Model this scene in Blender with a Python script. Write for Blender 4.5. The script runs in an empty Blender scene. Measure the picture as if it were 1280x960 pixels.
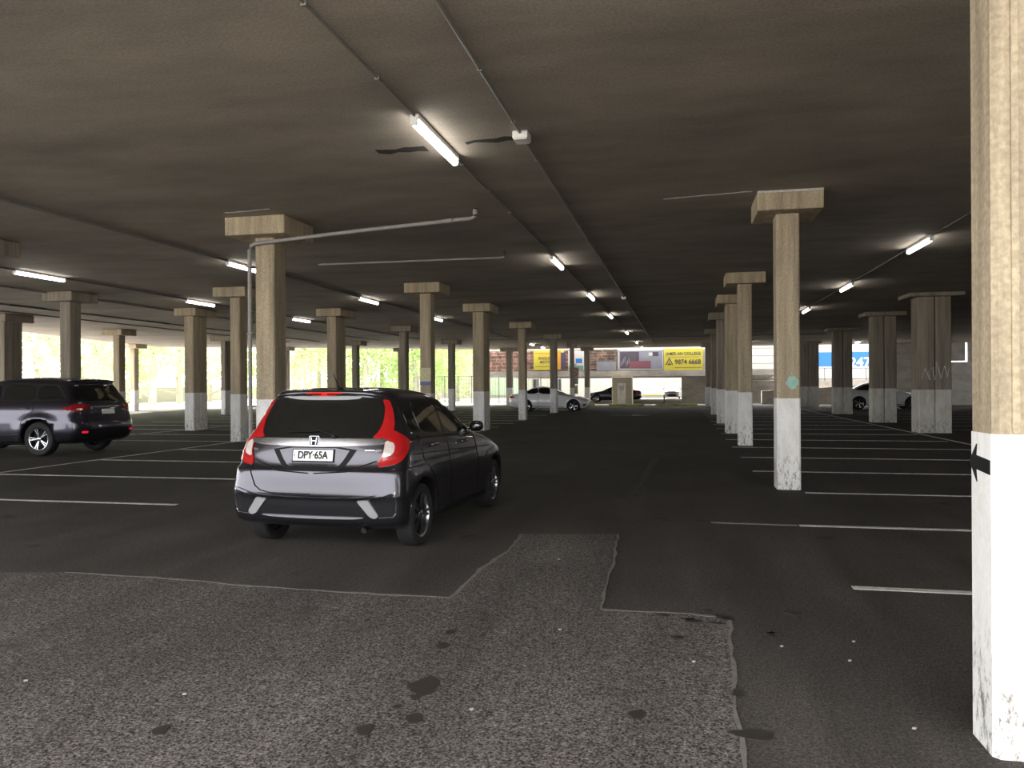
import bpy, bmesh, math, random
from mathutils import Vector, Matrix
from mathutils.bvhtree import BVHTree
from mathutils.geometry import delaunay_2d_cdt
random.seed(7)
PI = math.pi
sc = bpy.context.scene
COL = sc.collection
CEIL = 4.30
CAMH = 1.55

# ------------------------------------------------------------------ camera
cam_d = bpy.data.cameras.new('camera'); cam = bpy.data.objects.new('camera', cam_d); COL.objects.link(cam)
cam_d.sensor_width = 36; cam_d.lens = 985/1280*36; cam_d.clip_end = 500; cam_d.clip_start = .05
cam_d.shift_y = 1.0/1280
YAW = math.radians(11.92)
cam.matrix_world = Matrix.Translation((0, 0, CAMH)) @ Matrix.Rotation(YAW, 4, 'Z') @ Matrix.Rotation(PI/2, 4, 'X') @ Matrix.Rotation(-.0055, 4, 'Z')
sc.camera = cam

def gp(px, py):
    """the ground point seen at a pixel of the photograph"""
    hor = 481 + (640-px)*.0055
    z = 985*CAMH/(py-hor); r = (px-640)/985*z
    return (math.cos(YAW)*r - math.sin(YAW)*z, math.sin(YAW)*r + math.cos(YAW)*z)

def xat(px, Y): # world X on the plane Y=const seen at a pixel column
    k = (px-640)/985; c, s = math.cos(YAW), math.sin(YAW); return Y*(k*c-s)/(c+k*s)

# ------------------------------------------------------------------ materials
MATS = {}
def nodes(name):
    m = bpy.data.materials.new(name); m.use_nodes = True
    nt = m.node_tree; b = nt.nodes['Principled BSDF']
    MATS[name] = m
    return m, nt, b
def sin(b, key, v):
    if key in b.inputs: b.inputs[key].default_value = v
def plain(name, col, rough=.6, metal=0., coat=0., emit=None, es=0., var=.12, scale=12, spec=.5, bump=0.):
    m, nt, b = nodes(name)
    N = nt.nodes; L = nt.links
    tc = N.new('ShaderNodeTexCoord'); nz = N.new('ShaderNodeTexNoise'); nz.inputs['Scale'].default_value = scale; nz.inputs['Detail'].default_value = 5
    L.new(tc.outputs['Object'], nz.inputs['Vector'])
    mx = N.new('ShaderNodeMix'); mx.data_type = 'RGBA'
    mx.inputs['A'].default_value = (*[c*(1-var) for c in col], 1); mx.inputs['B'].default_value = (*[min(1, c*(1+var)) for c in col], 1)
    L.new(nz.outputs['Fac'], mx.inputs['Factor']); L.new(mx.outputs['Result'], b.inputs['Base Color'])
    sin(b, 'Roughness', rough); sin(b, 'Metallic', metal); sin(b, 'Coat Weight', coat); sin(b, 'Coat Roughness', .03); sin(b, 'Specular IOR Level', spec)
    if emit: sin(b, 'Emission Color', (*emit, 1)); sin(b, 'Emission Strength', es)
    if bump:
        bp = N.new('ShaderNodeBump'); bp.inputs['Strength'].default_value = bump; bp.inputs['Distance'].default_value = .01
        L.new(nz.outputs['Fac'], bp.inputs['Height']); L.new(bp.outputs['Normal'], b.inputs['Normal'])
    return m

def ramp(N, L, src, stops):
    r = N.new('ShaderNodeValToRGB'); e = r.color_ramp.elements
    e[0].position = stops[0][0]; e[0].color = (*stops[0][1], 1)
    e[1].position = stops[-1][0]; e[1].color = (*stops[-1][1], 1)
    for p, c in stops[1:-1]:
        q = e.new(p); q.color = (*c, 1)
    L.new(src, r.inputs['Fac']); return r.outputs['Color']
def noise(N, L, vec, scale, detail=6, rough=.6, sx=(1, 1, 1)):
    mp = N.new('ShaderNodeMapping'); mp.inputs['Scale'].default_value = sx; L.new(vec, mp.inputs['Vector'])
    n = N.new('ShaderNodeTexNoise'); n.inputs['Scale'].default_value = scale; n.inputs['Detail'].default_value = detail; n.inputs['Roughness'].default_value = rough
    L.new(mp.outputs['Vector'], n.inputs['Vector']); return n.outputs['Fac']
def mixc(N, L, f, a, b, mode='MIX'):
    m = N.new('ShaderNodeMix'); m.data_type = 'RGBA'; m.blend_type = mode
    if isinstance(f, (int, float)): m.inputs['Factor'].default_value = f
    else: L.new(f, m.inputs['Factor'])
    for k, v in (('A', a), ('B', b)):
        if isinstance(v, tuple): m.inputs[k].default_value = (*v, 1)
        else: L.new(v, m.inputs[k])
    return m.outputs['Result']

def concrete(name, base, dark, streak=(1, 1, 1), scale=3, stain=.5, rough=.85, bump=.25, speck=None, scuff=None):
    m, nt, b = nodes(name); N = nt.nodes; L = nt.links
    tc = N.new('ShaderNodeTexCoord'); v = tc.outputs['Object']
    n1 = noise(N, L, v, scale, 8, .65, streak)
    c = ramp(N, L, n1, [(.32, dark), (.62, base)])
    n2 = noise(N, L, v, 40, 3, .6)
    c = mixc(N, L, .25, c, ramp(N, L, n2, [(.35, (.25, .24, .22)), (.65, (.9, .9, .9))]), 'OVERLAY')
    if speck:
        n3 = noise(N, L, v, speck[1], 6, .75)
        c = mixc(N, L, ramp(N, L, n3, [(speck[2], (0, 0, 0)), (speck[2]+.06, (1, 1, 1))]), c, speck[0])
    if scuff:
        sp = N.new('ShaderNodeSeparateXYZ'); L.new(v, sp.inputs[0])
        hi = ramp(N, L, sp.outputs['Z'], [(.0, (1, 1, 1)), (.22, (.9, .9, .9)), (scuff, (0, 0, 0))])
        n4 = noise(N, L, v, 9, 7, .8, (2.2, 2.2, .9)); mk = ramp(N, L, n4, [(.50, (0, 0, 0)), (.60, (1, 1, 1))])
        mm = N.new('ShaderNodeMath'); mm.operation = 'MULTIPLY'; L.new(hi, mm.inputs[0]); L.new(mk, mm.inputs[1])
        c = mixc(N, L, mm.outputs[0], c, (.16, .14, .12))
    L.new(c, b.inputs['Base Color']); sin(b, 'Roughness', rough)
    bp = N.new('ShaderNodeBump'); bp.inputs['Strength'].default_value = bump; bp.inputs['Distance'].default_value = .01
    L.new(n2, bp.inputs['Height']); L.new(bp.outputs['Normal'], b.inputs['Normal'])
    return m

def asphalt(name, base, light, aggr, rough=.8):
    m, nt, b = nodes(name); N = nt.nodes; L = nt.links
    tc = N.new('ShaderNodeTexCoord'); v = tc.outputs['Object']
    big = noise(N, L, v, .35, 5, .6); c = ramp(N, L, big, [(.3, base), (.7, light)])
    drag = noise(N, L, v, .9, 5, .6, (2.2, .25, 1))
    c = mixc(N, L, .5, c, ramp(N, L, drag, [(.35, (.30, .30, .30)), (.65, (.72, .72, .72))]), 'OVERLAY')
    fine = noise(N, L, v, 75, 3, .75)
    c = mixc(N, L, aggr, c, ramp(N, L, fine, [(.36, (.02, .02, .02)), (.5, (.45, .45, .45)), (.66, (1, 1, 1))]), 'OVERLAY')
    fine2 = noise(N, L, v, 28, 4, .8)
    c = mixc(N, L, aggr*.6, c, ramp(N, L, fine2, [(.35, (.1, .1, .1)), (.55, (.5, .5, .5)), (.7, (.85, .85, .85))]), 'OVERLAY')
    spots = noise(N, L, v, 1.7, 3, .5)
    c = mixc(N, L, ramp(N, L, spots, [(.66, (0, 0, 0)), (.72, (.6, .6, .6))]), c, tuple(x*.5 for x in base))
    L.new(c, b.inputs['Base Color'])
    rr = ramp(N, L, drag, [(.3, (rough-.12,)*3), (.7, (rough+.1,)*3)]); L.new(rr, b.inputs['Roughness'])
    bp = N.new('ShaderNodeBump'); bp.inputs['Strength'].default_value = .35+aggr*.5; bp.inputs['Distance'].default_value = .012
    L.new(fine, bp.inputs['Height']); L.new(bp.outputs['Normal'], b.inputs['Normal'])
    sin(b, 'Specular IOR Level', .15)
    return m

def brickmat(name, c1, c2, mortar, scale=1.):
    m, nt, b = nodes(name); N = nt.nodes; L = nt.links
    tc = N.new('ShaderNodeTexCoord'); mp = N.new('ShaderNodeMapping'); mp.inputs['Rotation'].default_value = (PI/2, 0, 0)
    L.new(tc.outputs['Object'], mp.inputs['Vector'])
    bt = N.new('ShaderNodeTexBrick'); bt.inputs['Color1'].default_value = (*c1, 1); bt.inputs['Color2'].default_value = (*c2, 1); bt.inputs['Mortar'].default_value = (*mortar, 1)
    bt.inputs['Scale'].default_value = scale; bt.inputs['Brick Width'].default_value = .9; bt.inputs['Row Height'].default_value = .28; bt.inputs['Mortar Size'].default_value = .03; bt.inputs['Mortar Smooth'].default_value = .5
    L.new(mp.outputs['Vector'], bt.inputs['Vector'])
    n = noise(N, L, tc.outputs['Object'], 2.2, 6, .7)
    c = mixc(N, L, .8, bt.outputs['Color'], ramp(N, L, n, [(.35, (.1, .1, .1)), (.65, (.95, .95, .95))]), 'OVERLAY')
    L.new(c, b.inputs['Base Color']); sin(b, 'Roughness', .9)
    return m

M = {}
M['asphalt'] = asphalt('asphalt_smooth', (.050, .045, .041), (.076, .069, .063), .6, .85)
M['asphalt_coarse'] = asphalt('asphalt_coarse', (.090, .081, .074), (.140, .128, .118), 1., .9)
M['ceiling'] = concrete('ceiling_concrete', (.33, .283, .235), (.205, .18, .155), (.5, 1.1, 1), .8, bump=.12)
M['pillar'] = concrete('pillar_concrete', (.43, .355, .24), (.24, .195, .135), (7, 7, .5), 1.1, bump=.35, speck=((.09, .06, .04), 13, .70))
M['pillar_grey'] = concrete('pillar_concrete_grey', (.30, .26, .20), (.15, .13, .105), (7, 7, .4), 1.2, bump=.3, speck=((.5, .48, .44), 6, .69))
M['white_paint'] = concrete('worn_white_paint', (.86, .85, .82), (.70, .69, .65), (3, 3, 1), 2, bump=.2, speck=((.16, .14, .12), 9, .71), scuff=.62)
M['pale_paint'] = concrete('faded_white_paint', (.66, .65, .58), (.48, .46, .40), (3, 3, 1), 2, bump=.2, speck=((.2, .17, .13), 9, .70), scuff=.5)
M['grey_wall'] = concrete('grey_wall_concrete', (.30, .28, .25), (.18, .165, .15), (1, 1, 2), .8)
M['line_paint'] = concrete('worn_line_paint', (.52, .51, .48), (.30, .29, .27), (1, 1, 1), 6, speck=((.08, .075, .07), 14, .60))
M['faint_paint'] = concrete('faint_line_paint', (.20, .19, .18), (.10, .095, .09), (1, 1, 1), 6, speck=((.06, .055, .05), 12, .55))
M['yellow_paint'] = concrete('yellow_kerb_paint', (.45, .42, .08), (.25, .23, .06), (1, 1, 1), 2)
M['oil'] = plain('oil_stain', (.018, .015, .013), .7, var=.4, scale=30)
M['tar'] = plain('seam_tar', (.125, .115, .105), .9, var=.6, scale=20, bump=.3)
M['outside_ground'] = plain('pale_outside_paving', (.42, .40, .375), .9, var=.15, scale=.6)
M['brick'] = brickmat('brown_brick', (.19, .095, .07), (.11, .055, .04), (.24, .20, .17))
M['stone'] = brickmat('rough_brown_masonry', (.13, .075, .05), (.05, .03, .025), (.16, .13, .11), 1.3)
M['conduit'] = plain('grey_conduit', (.20, .19, .175), .5)
M['pipe'] = plain('grey_pvc_pipe', (.27, .255, .24), .55, bump=.2)
M['housing'] = plain('white_steel', (.72, .71, .68), .4)
M['dark_housing'] = plain('dark_unlit_batten', (.05, .05, .05), .5)
M['tube'] = plain('lit_tube', (.9, .9, .9), .4, emit=(1., .96, .88), es=22)
M['black'] = plain('black_paint', (.012, .012, .014), .6, spec=.15)
M['rubber'] = plain('tyre_rubber', (.012, .012, .012), .75, scale=60, bump=.2)
M['plastic'] = plain('black_plastic', (.010, .010, .012), .5, spec=.2, scale=80, bump=.05)
M['gloss_black'] = plain('gloss_black_trim', (.008, .008, .009), .1, spec=.3)
M['glass'] = plain('dark_car_glass', (.006, .007, .007), .02, coat=1., spec=.6)
M['chrome'] = plain('chrome', (.40, .40, .41), .2, .95)
M['satin'] = plain('satin_silver_trim', (.36, .36, .37), .35, .3)
M['alloy'] = plain('alloy', (.42, .43, .45), .25, 1.)
M['grey_car'] = plain('metallic_grey_paint', (.064, .062, .072), .24, .85, .55, var=.05, scale=300)
M['suv_car'] = plain('dark_violet_grey_paint', (.055, .052, .070), .28, .85, .7, var=.05, scale=300)
M['white_car'] = plain('white_car_paint', (.78, .79, .80), .3, 0, 1., var=.02)
M['silver_car'] = plain('silver_car_paint', (.30, .30, .30), .35, .1, .5, var=.02)
M['navy_car'] = plain('navy_car_paint', (.008, .008, .02), .25, .2, 1., var=.04)
M['red_lens'] = plain('red_lens', (.38, .008, .010), .14, coat=.6, emit=(1, .02, .015), es=.05)
M['dark_red'] = plain('dark_red_lens', (.30, .01, .015), .12, coat=1.)
M['brake'] = plain('brake_lens', (.6, .02, .015), .15, coat=.8, emit=(1, .03, .02), es=.15)
M['white_lens'] = plain('white_lens', (.66, .60, .56), .15, .2, 1., scale=40, var=.35)
M['plate'] = plain('white_plate', (.78, .78, .76), .35)
M['red_glow'] = plain('glowing_reflector', (.7, .01, .03), .2, coat=1., emit=(1, .02, .05), es=.5)  # emission added so the reflector glows without being a lamp
M['turquoise'] = plain('turquoise_smear', (.33, .56, .47), .8, var=.3, scale=18)
M['yellow_sign'] = plain('yellow_sign', (.42, .37, .03), .6, var=.06)
M['orange_sign'] = plain('orange_sign', (.45, .22, .02), .6)
M['grey_sign'] = plain('grey_banner', (.17, .175, .21), .6, var=.25, scale=2)
M['sign_white'] = plain('white_sign', (.40, .40, .39), .6, var=.03)
M['sign_blue'] = plain('blue_sign', (.008, .11, .33), .6, var=.05)
M['sign_red'] = plain('red_sign', (.62, .05, .06), .6)
M['purple_dark'] = plain('dark_plum_print', (.05, .035, .06), .6)
M['maroon'] = plain('maroon_print', (.15, .05, .07), .6)
M['green_print'] = plain('green_print', (.10, .20, .14), .6)
M['pale_green'] = plain('pale_green_shopfront', (.36, .46, .34), .7, var=.1, scale=2)
M['cream_wall'] = plain('cream_wall', (.33, .315, .28), .8, var=.06, scale=1)
M['beige_wall'] = plain('beige_booth', (.40, .36, .27), .8)
M['terracotta'] = plain('terracotta_band', (.50, .20, .12), .8)
M['fence'] = plain('dark_fence_metal', (.05, .05, .055), .5)
M['leaf_a'] = plain('bright_leaves', (.58, .70, .36), .7, var=.35, scale=3)
M['leaf_b'] = plain('grey_green_leaves', (.66, .70, .50), .7, var=.35, scale=3)
M['bark'] = plain('bark', (.45, .40, .35), .9, bump=.5)
M['rust'] = plain('red_painted_side', (.12, .05, .045), .8)
M['poster'] = plain('faded_poster', (.60, .55, .36), .7, var=.4, scale=14)
M['poster_blue'] = plain('blue_poster_strip', (.13, .18, .36), .7)
M['crack'] = plain('black_damp_stain', (.025, .022, .02), .9, var=.5, scale=30)
M['lime'] = plain('lime_bloom', (.50, .48, .46), .9, var=.5, scale=22)
M['litter'] = plain('pale_litter', (.38, .36, .32), .7)

for k in ('leaf_a', 'leaf_b'):
    nt_ = M[k].node_tree; b_ = nt_.nodes['Principled BSDF']; src = b_.inputs['Base Color'].links[0].from_socket
    tr_ = nt_.nodes.new('ShaderNodeBsdfTranslucent'); nt_.links.new(src, tr_.inputs['Color']); ms = nt_.nodes.new('ShaderNodeMixShader'); ms.inputs[0].default_value = .5
    nt_.links.new(b_.outputs[0], ms.inputs[1]); nt_.links.new(tr_.outputs[0], ms.inputs[2]); nt_.links.new(ms.outputs[0], nt_.nodes['Material Output'].inputs['Surface'])

# ------------------------------------------------------------------ helpers
def link(name, me, parent=None, loc=None):
    o = bpy.data.objects.new(name, me); COL.objects.link(o)
    if parent: o.parent = parent
    if loc: o.location = loc
    return o
def obj(name, bm, mat, parent=None, smooth=False, loc=None, angle=None):
    me = bpy.data.meshes.new(name)
    bmesh.ops.recalc_face_normals(bm, faces=bm.faces) if smooth != 'keep' else None
    bm.to_mesh(me); bm.free()
    for m in (mat if isinstance(mat, (list, tuple)) else [mat]): me.materials.append(m)
    if smooth:
        for p in me.polygons: p.use_smooth = True
        try: me.set_sharp_from_angle(angle=math.radians(angle or 38))
        except Exception: pass
    return link(name, me, parent, loc)
def tag(o, label, cat, group=None, kind=None):
    if label: o['label'] = label
    if cat: o['category'] = cat
    if group: o['group'] = group
    if kind: o['kind'] = kind
    return o
def empty(name, label, cat, loc=(0, 0, 0), rz=0, group=None, kind=None):
    o = link(name, None); o.location = loc; o.rotation_euler = (0, 0, rz); o.empty_display_size = .2
    return tag(o, label, cat, group, kind)
def NB(): return bmesh.new()
def box(bm, x0, y0, z0, x1, y1, z1, bev=0., mi=0, mat=None):
    r = bmesh.ops.create_cube(bm, size=1)['verts']
    for v in r: v.co = Vector((x0+(v.co.x+.5)*(x1-x0), y0+(v.co.y+.5)*(y1-y0), z0+(v.co.z+.5)*(z1-z0)))
    fs = set(f for v in r for f in v.link_faces)
    if bev:
        es = set(e for v in r for e in v.link_edges)
        rr = bmesh.ops.bevel(bm, geom=list(es), offset=bev, segments=2, affect='EDGES', profile=.5)
        fs = set(rr['faces']) | set(f for f in fs if f.is_valid)
    if mat is not None:
        vs = set(v for f in fs if f.is_valid for v in f.verts)
        for v in vs: v.co = mat @ v.co
    for f in fs:
        if f.is_valid: f.material_index = mi
def tube(bm, pts, r, seg=10):
    pts = [Vector(p) for p in pts]; rings = []
    for i, p in enumerate(pts):
        a = pts[max(i-1, 0)]; b = pts[min(i+1, len(pts)-1)]; t = (b-a).normalized()
        up = Vector((0, 0, 1)) if abs(t.z) < .95 else Vector((1, 0, 0))
        s = t.cross(up).normalized(); u = s.cross(t)
        k = 1.
        if 0 < i < len(pts)-1:
            c = (p-a).normalized().dot((b-p).normalized()); k = 1/max(.6, math.sqrt((1+c)/2))
        rr = r[i] if isinstance(r, (list, tuple)) else r
        rings.append([bm.verts.new(p+(s*math.cos(q*2*PI/seg)+u*math.sin(q*2*PI/seg))*rr*k) for q in range(seg)])
    for a, b in zip(rings, rings[1:]):
        for q in range(seg): bm.faces.new((a[q], a[(q+1) % seg], b[(q+1) % seg], b[q]))
    bm.faces.new(rings[0]); bm.faces.new(list(reversed(rings[-1])))
def lathe(bm, prof, seg=32, axis='Y', mi=0):
    """prof: (radius, offset along the axis)"""
    rings = []
    for r, h in prof:
        rings.append([bm.verts.new({'Y': (r*math.cos(q*2*PI/seg), h, r*math.sin(q*2*PI/seg)), 'Z': (r*math.cos(q*2*PI/seg), r*math.sin(q*2*PI/seg), h)}[axis]) for q in range(seg)])
    for a, b in zip(rings, rings[1:]):
        for q in range(seg):
            f = bm.faces.new((a[q], a[(q+1) % seg], b[(q+1) % seg], b[q])); f.material_index = mi
    return rings
def prism(bm, poly, z0, z1):
    a = [bm.verts.new((x, y, z0)) for x, y in poly]; b = [bm.verts.new((x, y, z1)) for x, y in poly]
    n = len(poly)
    bm.faces.new(list(reversed(a))); bm.faces.new(b)
    for i in range(n): bm.faces.new((a[i], a[(i+1) % n], b[(i+1) % n], b[i]))
def text_mesh(name, s, size, mat, parent, M4, extrude=.004, sx=1., bold=0.):
    cu = bpy.data.curves.new(name, 'FONT'); cu.body = s; cu.size = size; cu.extrude = extrude; cu.align_x = 'CENTER'; cu.align_y = 'CENTER'; cu.offset = bold
    to = bpy.data.objects.new(name, cu); COL.objects.link(to)
    dg = bpy.context.evaluated_depsgraph_get(); dg.update()
    me = bpy.data.meshes.new_from_object(to.evaluated_get(dg)); bpy.data.objects.remove(to)
    me.transform(Matrix.Diagonal((sx, 1, 1, 1))); me.transform(M4)
    me.materials.clear(); me.materials.append(mat)
    return link(name, me, parent)
def facing(loc, right, up):
    """matrix that lays text in a plane"""
    r = Vector(right).normalized(); u = Vector(up).normalized(); n = r.cross(u)
    m = Matrix((r, u, n)).transposed().to_4x4(); m.translation = Vector(loc); return m

# ------------------------------------------------------------------ the setting
floor_poly = [(-32, -3), (26, -3), (26, 61), (-14, 61), (-26, 55), (-36, 49), (-32, 32)]
bm = NB(); prism(bm, floor_poly, -.3, 0); floor = tag(obj('floor', bm, M['asphalt']), None, None, kind='structure')
bm = NB(); prism(bm, [(-120, -60), (90, -60), (90, 130), (-120, 130)], -.6, -.03)
tag(obj('ground', bm, M['outside_ground']), None, None, kind='structure')
ceil_poly = [(-31.5, .3), (26, .3), (26, 60), (-14, 60), (-25, 54), (-35.5, 48.5), (-31.5, 32)]
bm = NB(); prism(bm, ceil_poly, CEIL, CEIL+.55); ceiling = tag(obj('ceiling', bm, M['ceiling']), None, None, kind='structure')
bm = NB(); box(bm, 24, -3.4, 0, 24.4, 52, CEIL); tag(obj('wall_right', bm, M['grey_wall']), None, None, kind='structure')
bm = NB(); box(bm, 5.5, -3.4, 0, 24, -3, CEIL); tag(obj('rear_light_block', bm, M['grey_wall']), None, None, kind='structure')  # unseen wall added behind right to keep daylight off right-hand faces

# parts of the floor: the coarse worn asphalt, its seams, stains, painted lines
coarse = [gp(*p) for p in [(-700, 716), (80, 716), (190, 722), (300, 732), (430, 741), (560, 748), (585, 728), (600, 712), (632, 690), (655, 668), (772, 668), (766, 700), (750, 763), (830, 766), (910, 772), (914, 840), (920, 900), (925, 960)]] + [(.55, -3), (-14, -3)]
bm = NB(); prism(bm, coarse, -.001, .004); obj('coarse_asphalt', bm, M['asphalt_coarse'], floor)
def strip(name, pts, w, mat, z=.006, jit=.0, parent=floor):
    bm = NB(); P = []
    for (x0, y0), (x1, y1) in zip(pts, pts[1:]):
        n = max(1, int(math.hypot(x1-x0, y1-y0)/.12)) if jit else 1
        P += [(x0+(x1-x0)*k/n, y0+(y1-y0)*k/n) for k in range(n)]
    P.append(pts[-1]); a = []; b = []
    for i, p in enumerate(P):
        q0 = P[max(i-1, 0)]; q1 = P[min(i+1, len(P)-1)]; d = Vector((q1[0]-q0[0], q1[1]-q0[1])).normalized(); n = Vector((-d.y, d.x))
        j = random.uniform(-jit, jit); ww = w*(1+random.uniform(-.6, .6)*(1 if jit else 0))
        c = Vector(p)+n*j
        a.append(bm.verts.new((*(c+n*ww/2), z))); b.append(bm.verts.new((*(c-n*ww/2), z)))
    for i in range(len(a)-1): bm.faces.new((a[i], b[i], b[i+1], a[i+1]))
    r = bmesh.ops.extrude_face_region(bm, geom=bm.faces[:])
    for v in [g for g in r['geom'] if isinstance(g, bmesh.types.BMVert)]: v.co.z = -.001
    return obj(name, bm, mat, parent)
S = lambda L: [gp(*p) for p in L]
strip('asphalt_seam', S([(80, 716), (190, 722), (300, 732), (430, 741), (560, 748)]), .028, M['tar'], .007, .012)
strip('asphalt_seam', S([(560, 748), (585, 728), (600, 712), (632, 690), (652, 668)]), .03, M['tar'], .007, .012)
strip('asphalt_seam', S([(772, 668), (766, 700), (750, 763)]), .02, M['tar'], .007, .012)
strip('asphalt_seam', S([(750, 763), (830, 766), (910, 772)]), .025, M['tar'], .007, .012)
strip('asphalt_seam', S([(910, 772), (914, 840), (920, 900), (925, 960)])+[(.56, -1.)], .018, M['tar'], .007, .012)
def blob(name, px, py, rx, ry, mat, z=.009):
    x, y = gp(px, py); bm = NB(); n = 22; ph = random.uniform(0, 6)
    pts = [(x+rx*math.cos(k*2*PI/n)*(1+.18*math.sin(3*k*2*PI/n+ph)+random.uniform(-.12, .12)), y+ry*math.sin(k*2*PI/n)*(1+.15*math.sin(2*k*2*PI/n+ph)+random.uniform(-.12, .12))) for k in range(n)]
    prism(bm, pts, .0, z); return obj(name, bm, mat, floor)
for a in [(529, 859, .075, .11), (517, 873, .025, .03), (516, 899, .04, .055), (199, 914, .035, .05), (454, 914, .038, .05), (551, 808, .03, .06), (562, 791, .03, .05), (494, 885, .02, .02), (920, 868, .03, .05), (795, 895, .04, .05), (940, 920, .09, .05)]:
    blob('oil_stain', *a, M['oil'])
for k in range(11):
    blob('damp_spot', random.uniform(790, 1000), random.uniform(762, 798), random.uniform(.02, .06), random.uniform(.02, .05), M['oil'], .008)
strip('tyre_scuff', S([(790, 620), (803, 600), (812, 584), (820, 572)]), .10, M['oil'], .005, .03)
for k, Y in enumerate([6.36, 9.04, 11.75, 14.5, 17.2, 19.9, 22.6, 25.3, 28, 30.7, 33.4, 36.1, 38.8, 41.5, 44.2]):
    strip('parking_line', [(1.28 if k != 2 else 1.75, Y), (6.9, Y)], .085 if k < 2 else .07, M['line_paint'])
    if k > 3: strip('parking_line', [(8.6, Y), (13.9, Y)], .07, M['line_paint'])
strip('parking_line', [(.35, 9.06), (1.26, 9.04)], .06, M['faint_paint'])
strip('parking_line', [(7.1, 6), (7.1, 50)], .08, M['line_paint'])
for k, Y in enumerate([9.2, 11.9, 14.6, 17.3, 20, 22.7, 25.4, 28.1, 30.8, 33.5, 36.2, 38.9, 41.6]):
    strip('parking_line', [(-12.0, Y), (-6.45, Y)], .08, M['line_paint'] if k in (0, 1, 2, 3, 4) else M['line_paint'])
    strip('parking_line', [(-22.8, Y), (-17.4, Y)], .07, M['line_paint'])
    if k not in (2, 3): strip('parking_line', [(-17.2, Y), (-12.2, Y)], .07, M['line_paint'])
strip('parking_line', [(-12.1, 8), (-12.1, 44)], .08, M['line_paint'])
strip('parking_line', [(-17.3, 8), (-17.3, 44)], .08, M['line_paint'])
# lane arrow painted on the aisle
ax, ay = gp(785, 519); bm = NB()
prism(bm, [(ax-.9, ay-.1), (ax+.2, ay-.1), (ax+.2, ay-.7), (ax+1.1, ay), (ax+.2, ay+.7), (ax+.2, ay+.1), (ax-.9, ay+.1)], 0, .006); obj('painted_arrow', bm, M['line_paint'], floor)
for p in [(228, 869), (697, 700), (865, 828), (698, 788), (975, 809), (1060, 827), (1065, 803), (1140, 912), (587, 888), (30, 852)]:
    x, y = gp(*p); bm = NB(); prism(bm, [(x-.009, y-.004), (x+.003, y-.010), (x+.012, y+.002), (x+.002, y+.009)], .004, .010)
    tag(obj('leaf_litter', bm, M['litter']), 'tiny pale scrap of dry leaf litter lying on the asphalt', 'leaf', 'leaf scraps on the asphalt')
# parts of the ceiling
def cstrip(name, x0, y0, x1, y1, w, mat, j=.03):
    o = strip(name, [(x0, y0), (x1, y1)], w, mat, 0, j, ceiling)
    for v in o.data.vertices: v.co.z = CEIL-.004 if v.co.z > -.0005 else CEIL+.01
    return o
cstrip('damp_stain', -3.45, 8.75, -2.85, 8.75, .13, M['crack'])
cstrip('damp_stain', -2.35, 8.65, -1.75, 8.6, .1, M['crack'])
cstrip('joint_bloom', -.2, 11.95, 1.05, 11.75, .05, M['lime'], .02)
cstrip('joint_bloom', -7.0, 11.3, -6.2, 11.2, .04, M['lime'], .02)

# ------------------------------------------------------------------ pillars
def pillar(X, Y, label, w=.33, d=.42, double=None, cap=(1.0, 1.0, .29), mat='pillar', paint='white_paint', white=1.33, extra=None, gap=.025, redside=False):
    t = empty('concrete_pillar', label, 'pillar', (X, Y, 0), kind='thing')
    capz = CEIL-(cap[2] if cap else 0)
    segs = []
    if double == 'y': segs = [(-w/2, -d/2, w/2, -gap/2), (-w/2, gap/2, w/2, d/2)]
    elif double == 'x': segs = [(-w/2, -d/2, -gap/2, d/2), (gap/2, -d/2, w/2, d/2)]
    else: segs = [(-w/2, -d/2, w/2, d/2)]
    for x0, y0, x1, y1 in segs:
        bm = NB(); box(bm, x0, y0, white, x1, y1, capz, .0)
        vz = [e for e in bm.edges if abs(e.verts[0].co.z-e.verts[1].co.z) > .5]
        bmesh.ops.bevel(bm, geom=vz, offset=.022, segments=1, affect='EDGES')
        obj('shaft', bm, M[mat], t)
        bm = NB(); e = .004; box(bm, x0-e, y0-e, 0, x1+e, y1+e, white)
        vz = [q for q in bm.edges if abs(q.verts[0].co.z-q.verts[1].co.z) > .5]
        bmesh.ops.bevel(bm, geom=vz, offset=.024, segments=1, affect='EDGES')
        o = obj('painted_base', bm, M[paint], t)
        if redside: pass
    if cap:
        cw, cd, ch = cap
        bm = NB(); box(bm, -cw/2, -cd/2, capz, cw/2, cd/2, CEIL, .018)
        obj('capital', bm, M[mat], t)
    return t
P0 = pillar(1.55, 3.71, 'nearest pillar at right edge with a black arrow on its white base', .565, .26, cap=None, white=1.335)
# board marks and arrow on the nearest pillar
bm = NB(); box(bm, -.215, -.140, 1.34, -.185, -.129, CEIL, .003); obj('board_mark', bm, M['pillar'], P0)
bm = NB(); box(bm, -.13, -.138, 1.34, -.115, -.129, CEIL, .003); obj('board_mark', bm, M['pillar'], P0)
bm = NB(); ar = [(.125, 1.205), (.04, 1.285), (.05, 1.235), (-.105, 1.225), (-.105, 1.165), (.05, 1.175), (.04, 1.12)]
a = [bm.verts.new((-.2905, y, z)) for y, z in ar]; b = [bm.verts.new((-.284, y, z)) for y, z in ar]
bm.faces.new(a); bm.faces.new(list(reversed(b)))
for i in range(len(ar)): bm.faces.new((a[i], a[(i+1) % len(ar)], b[(i+1) % len(ar)], b[i]))
obj('painted_arrow', bm, M['black'], P0)
P1 = pillar(1.57, 12.25, 'beige pillar with a turquoise smear above its white base', .325, .40, cap=(.90, 1.0, .28))
bm = NB(); n = 20
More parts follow.
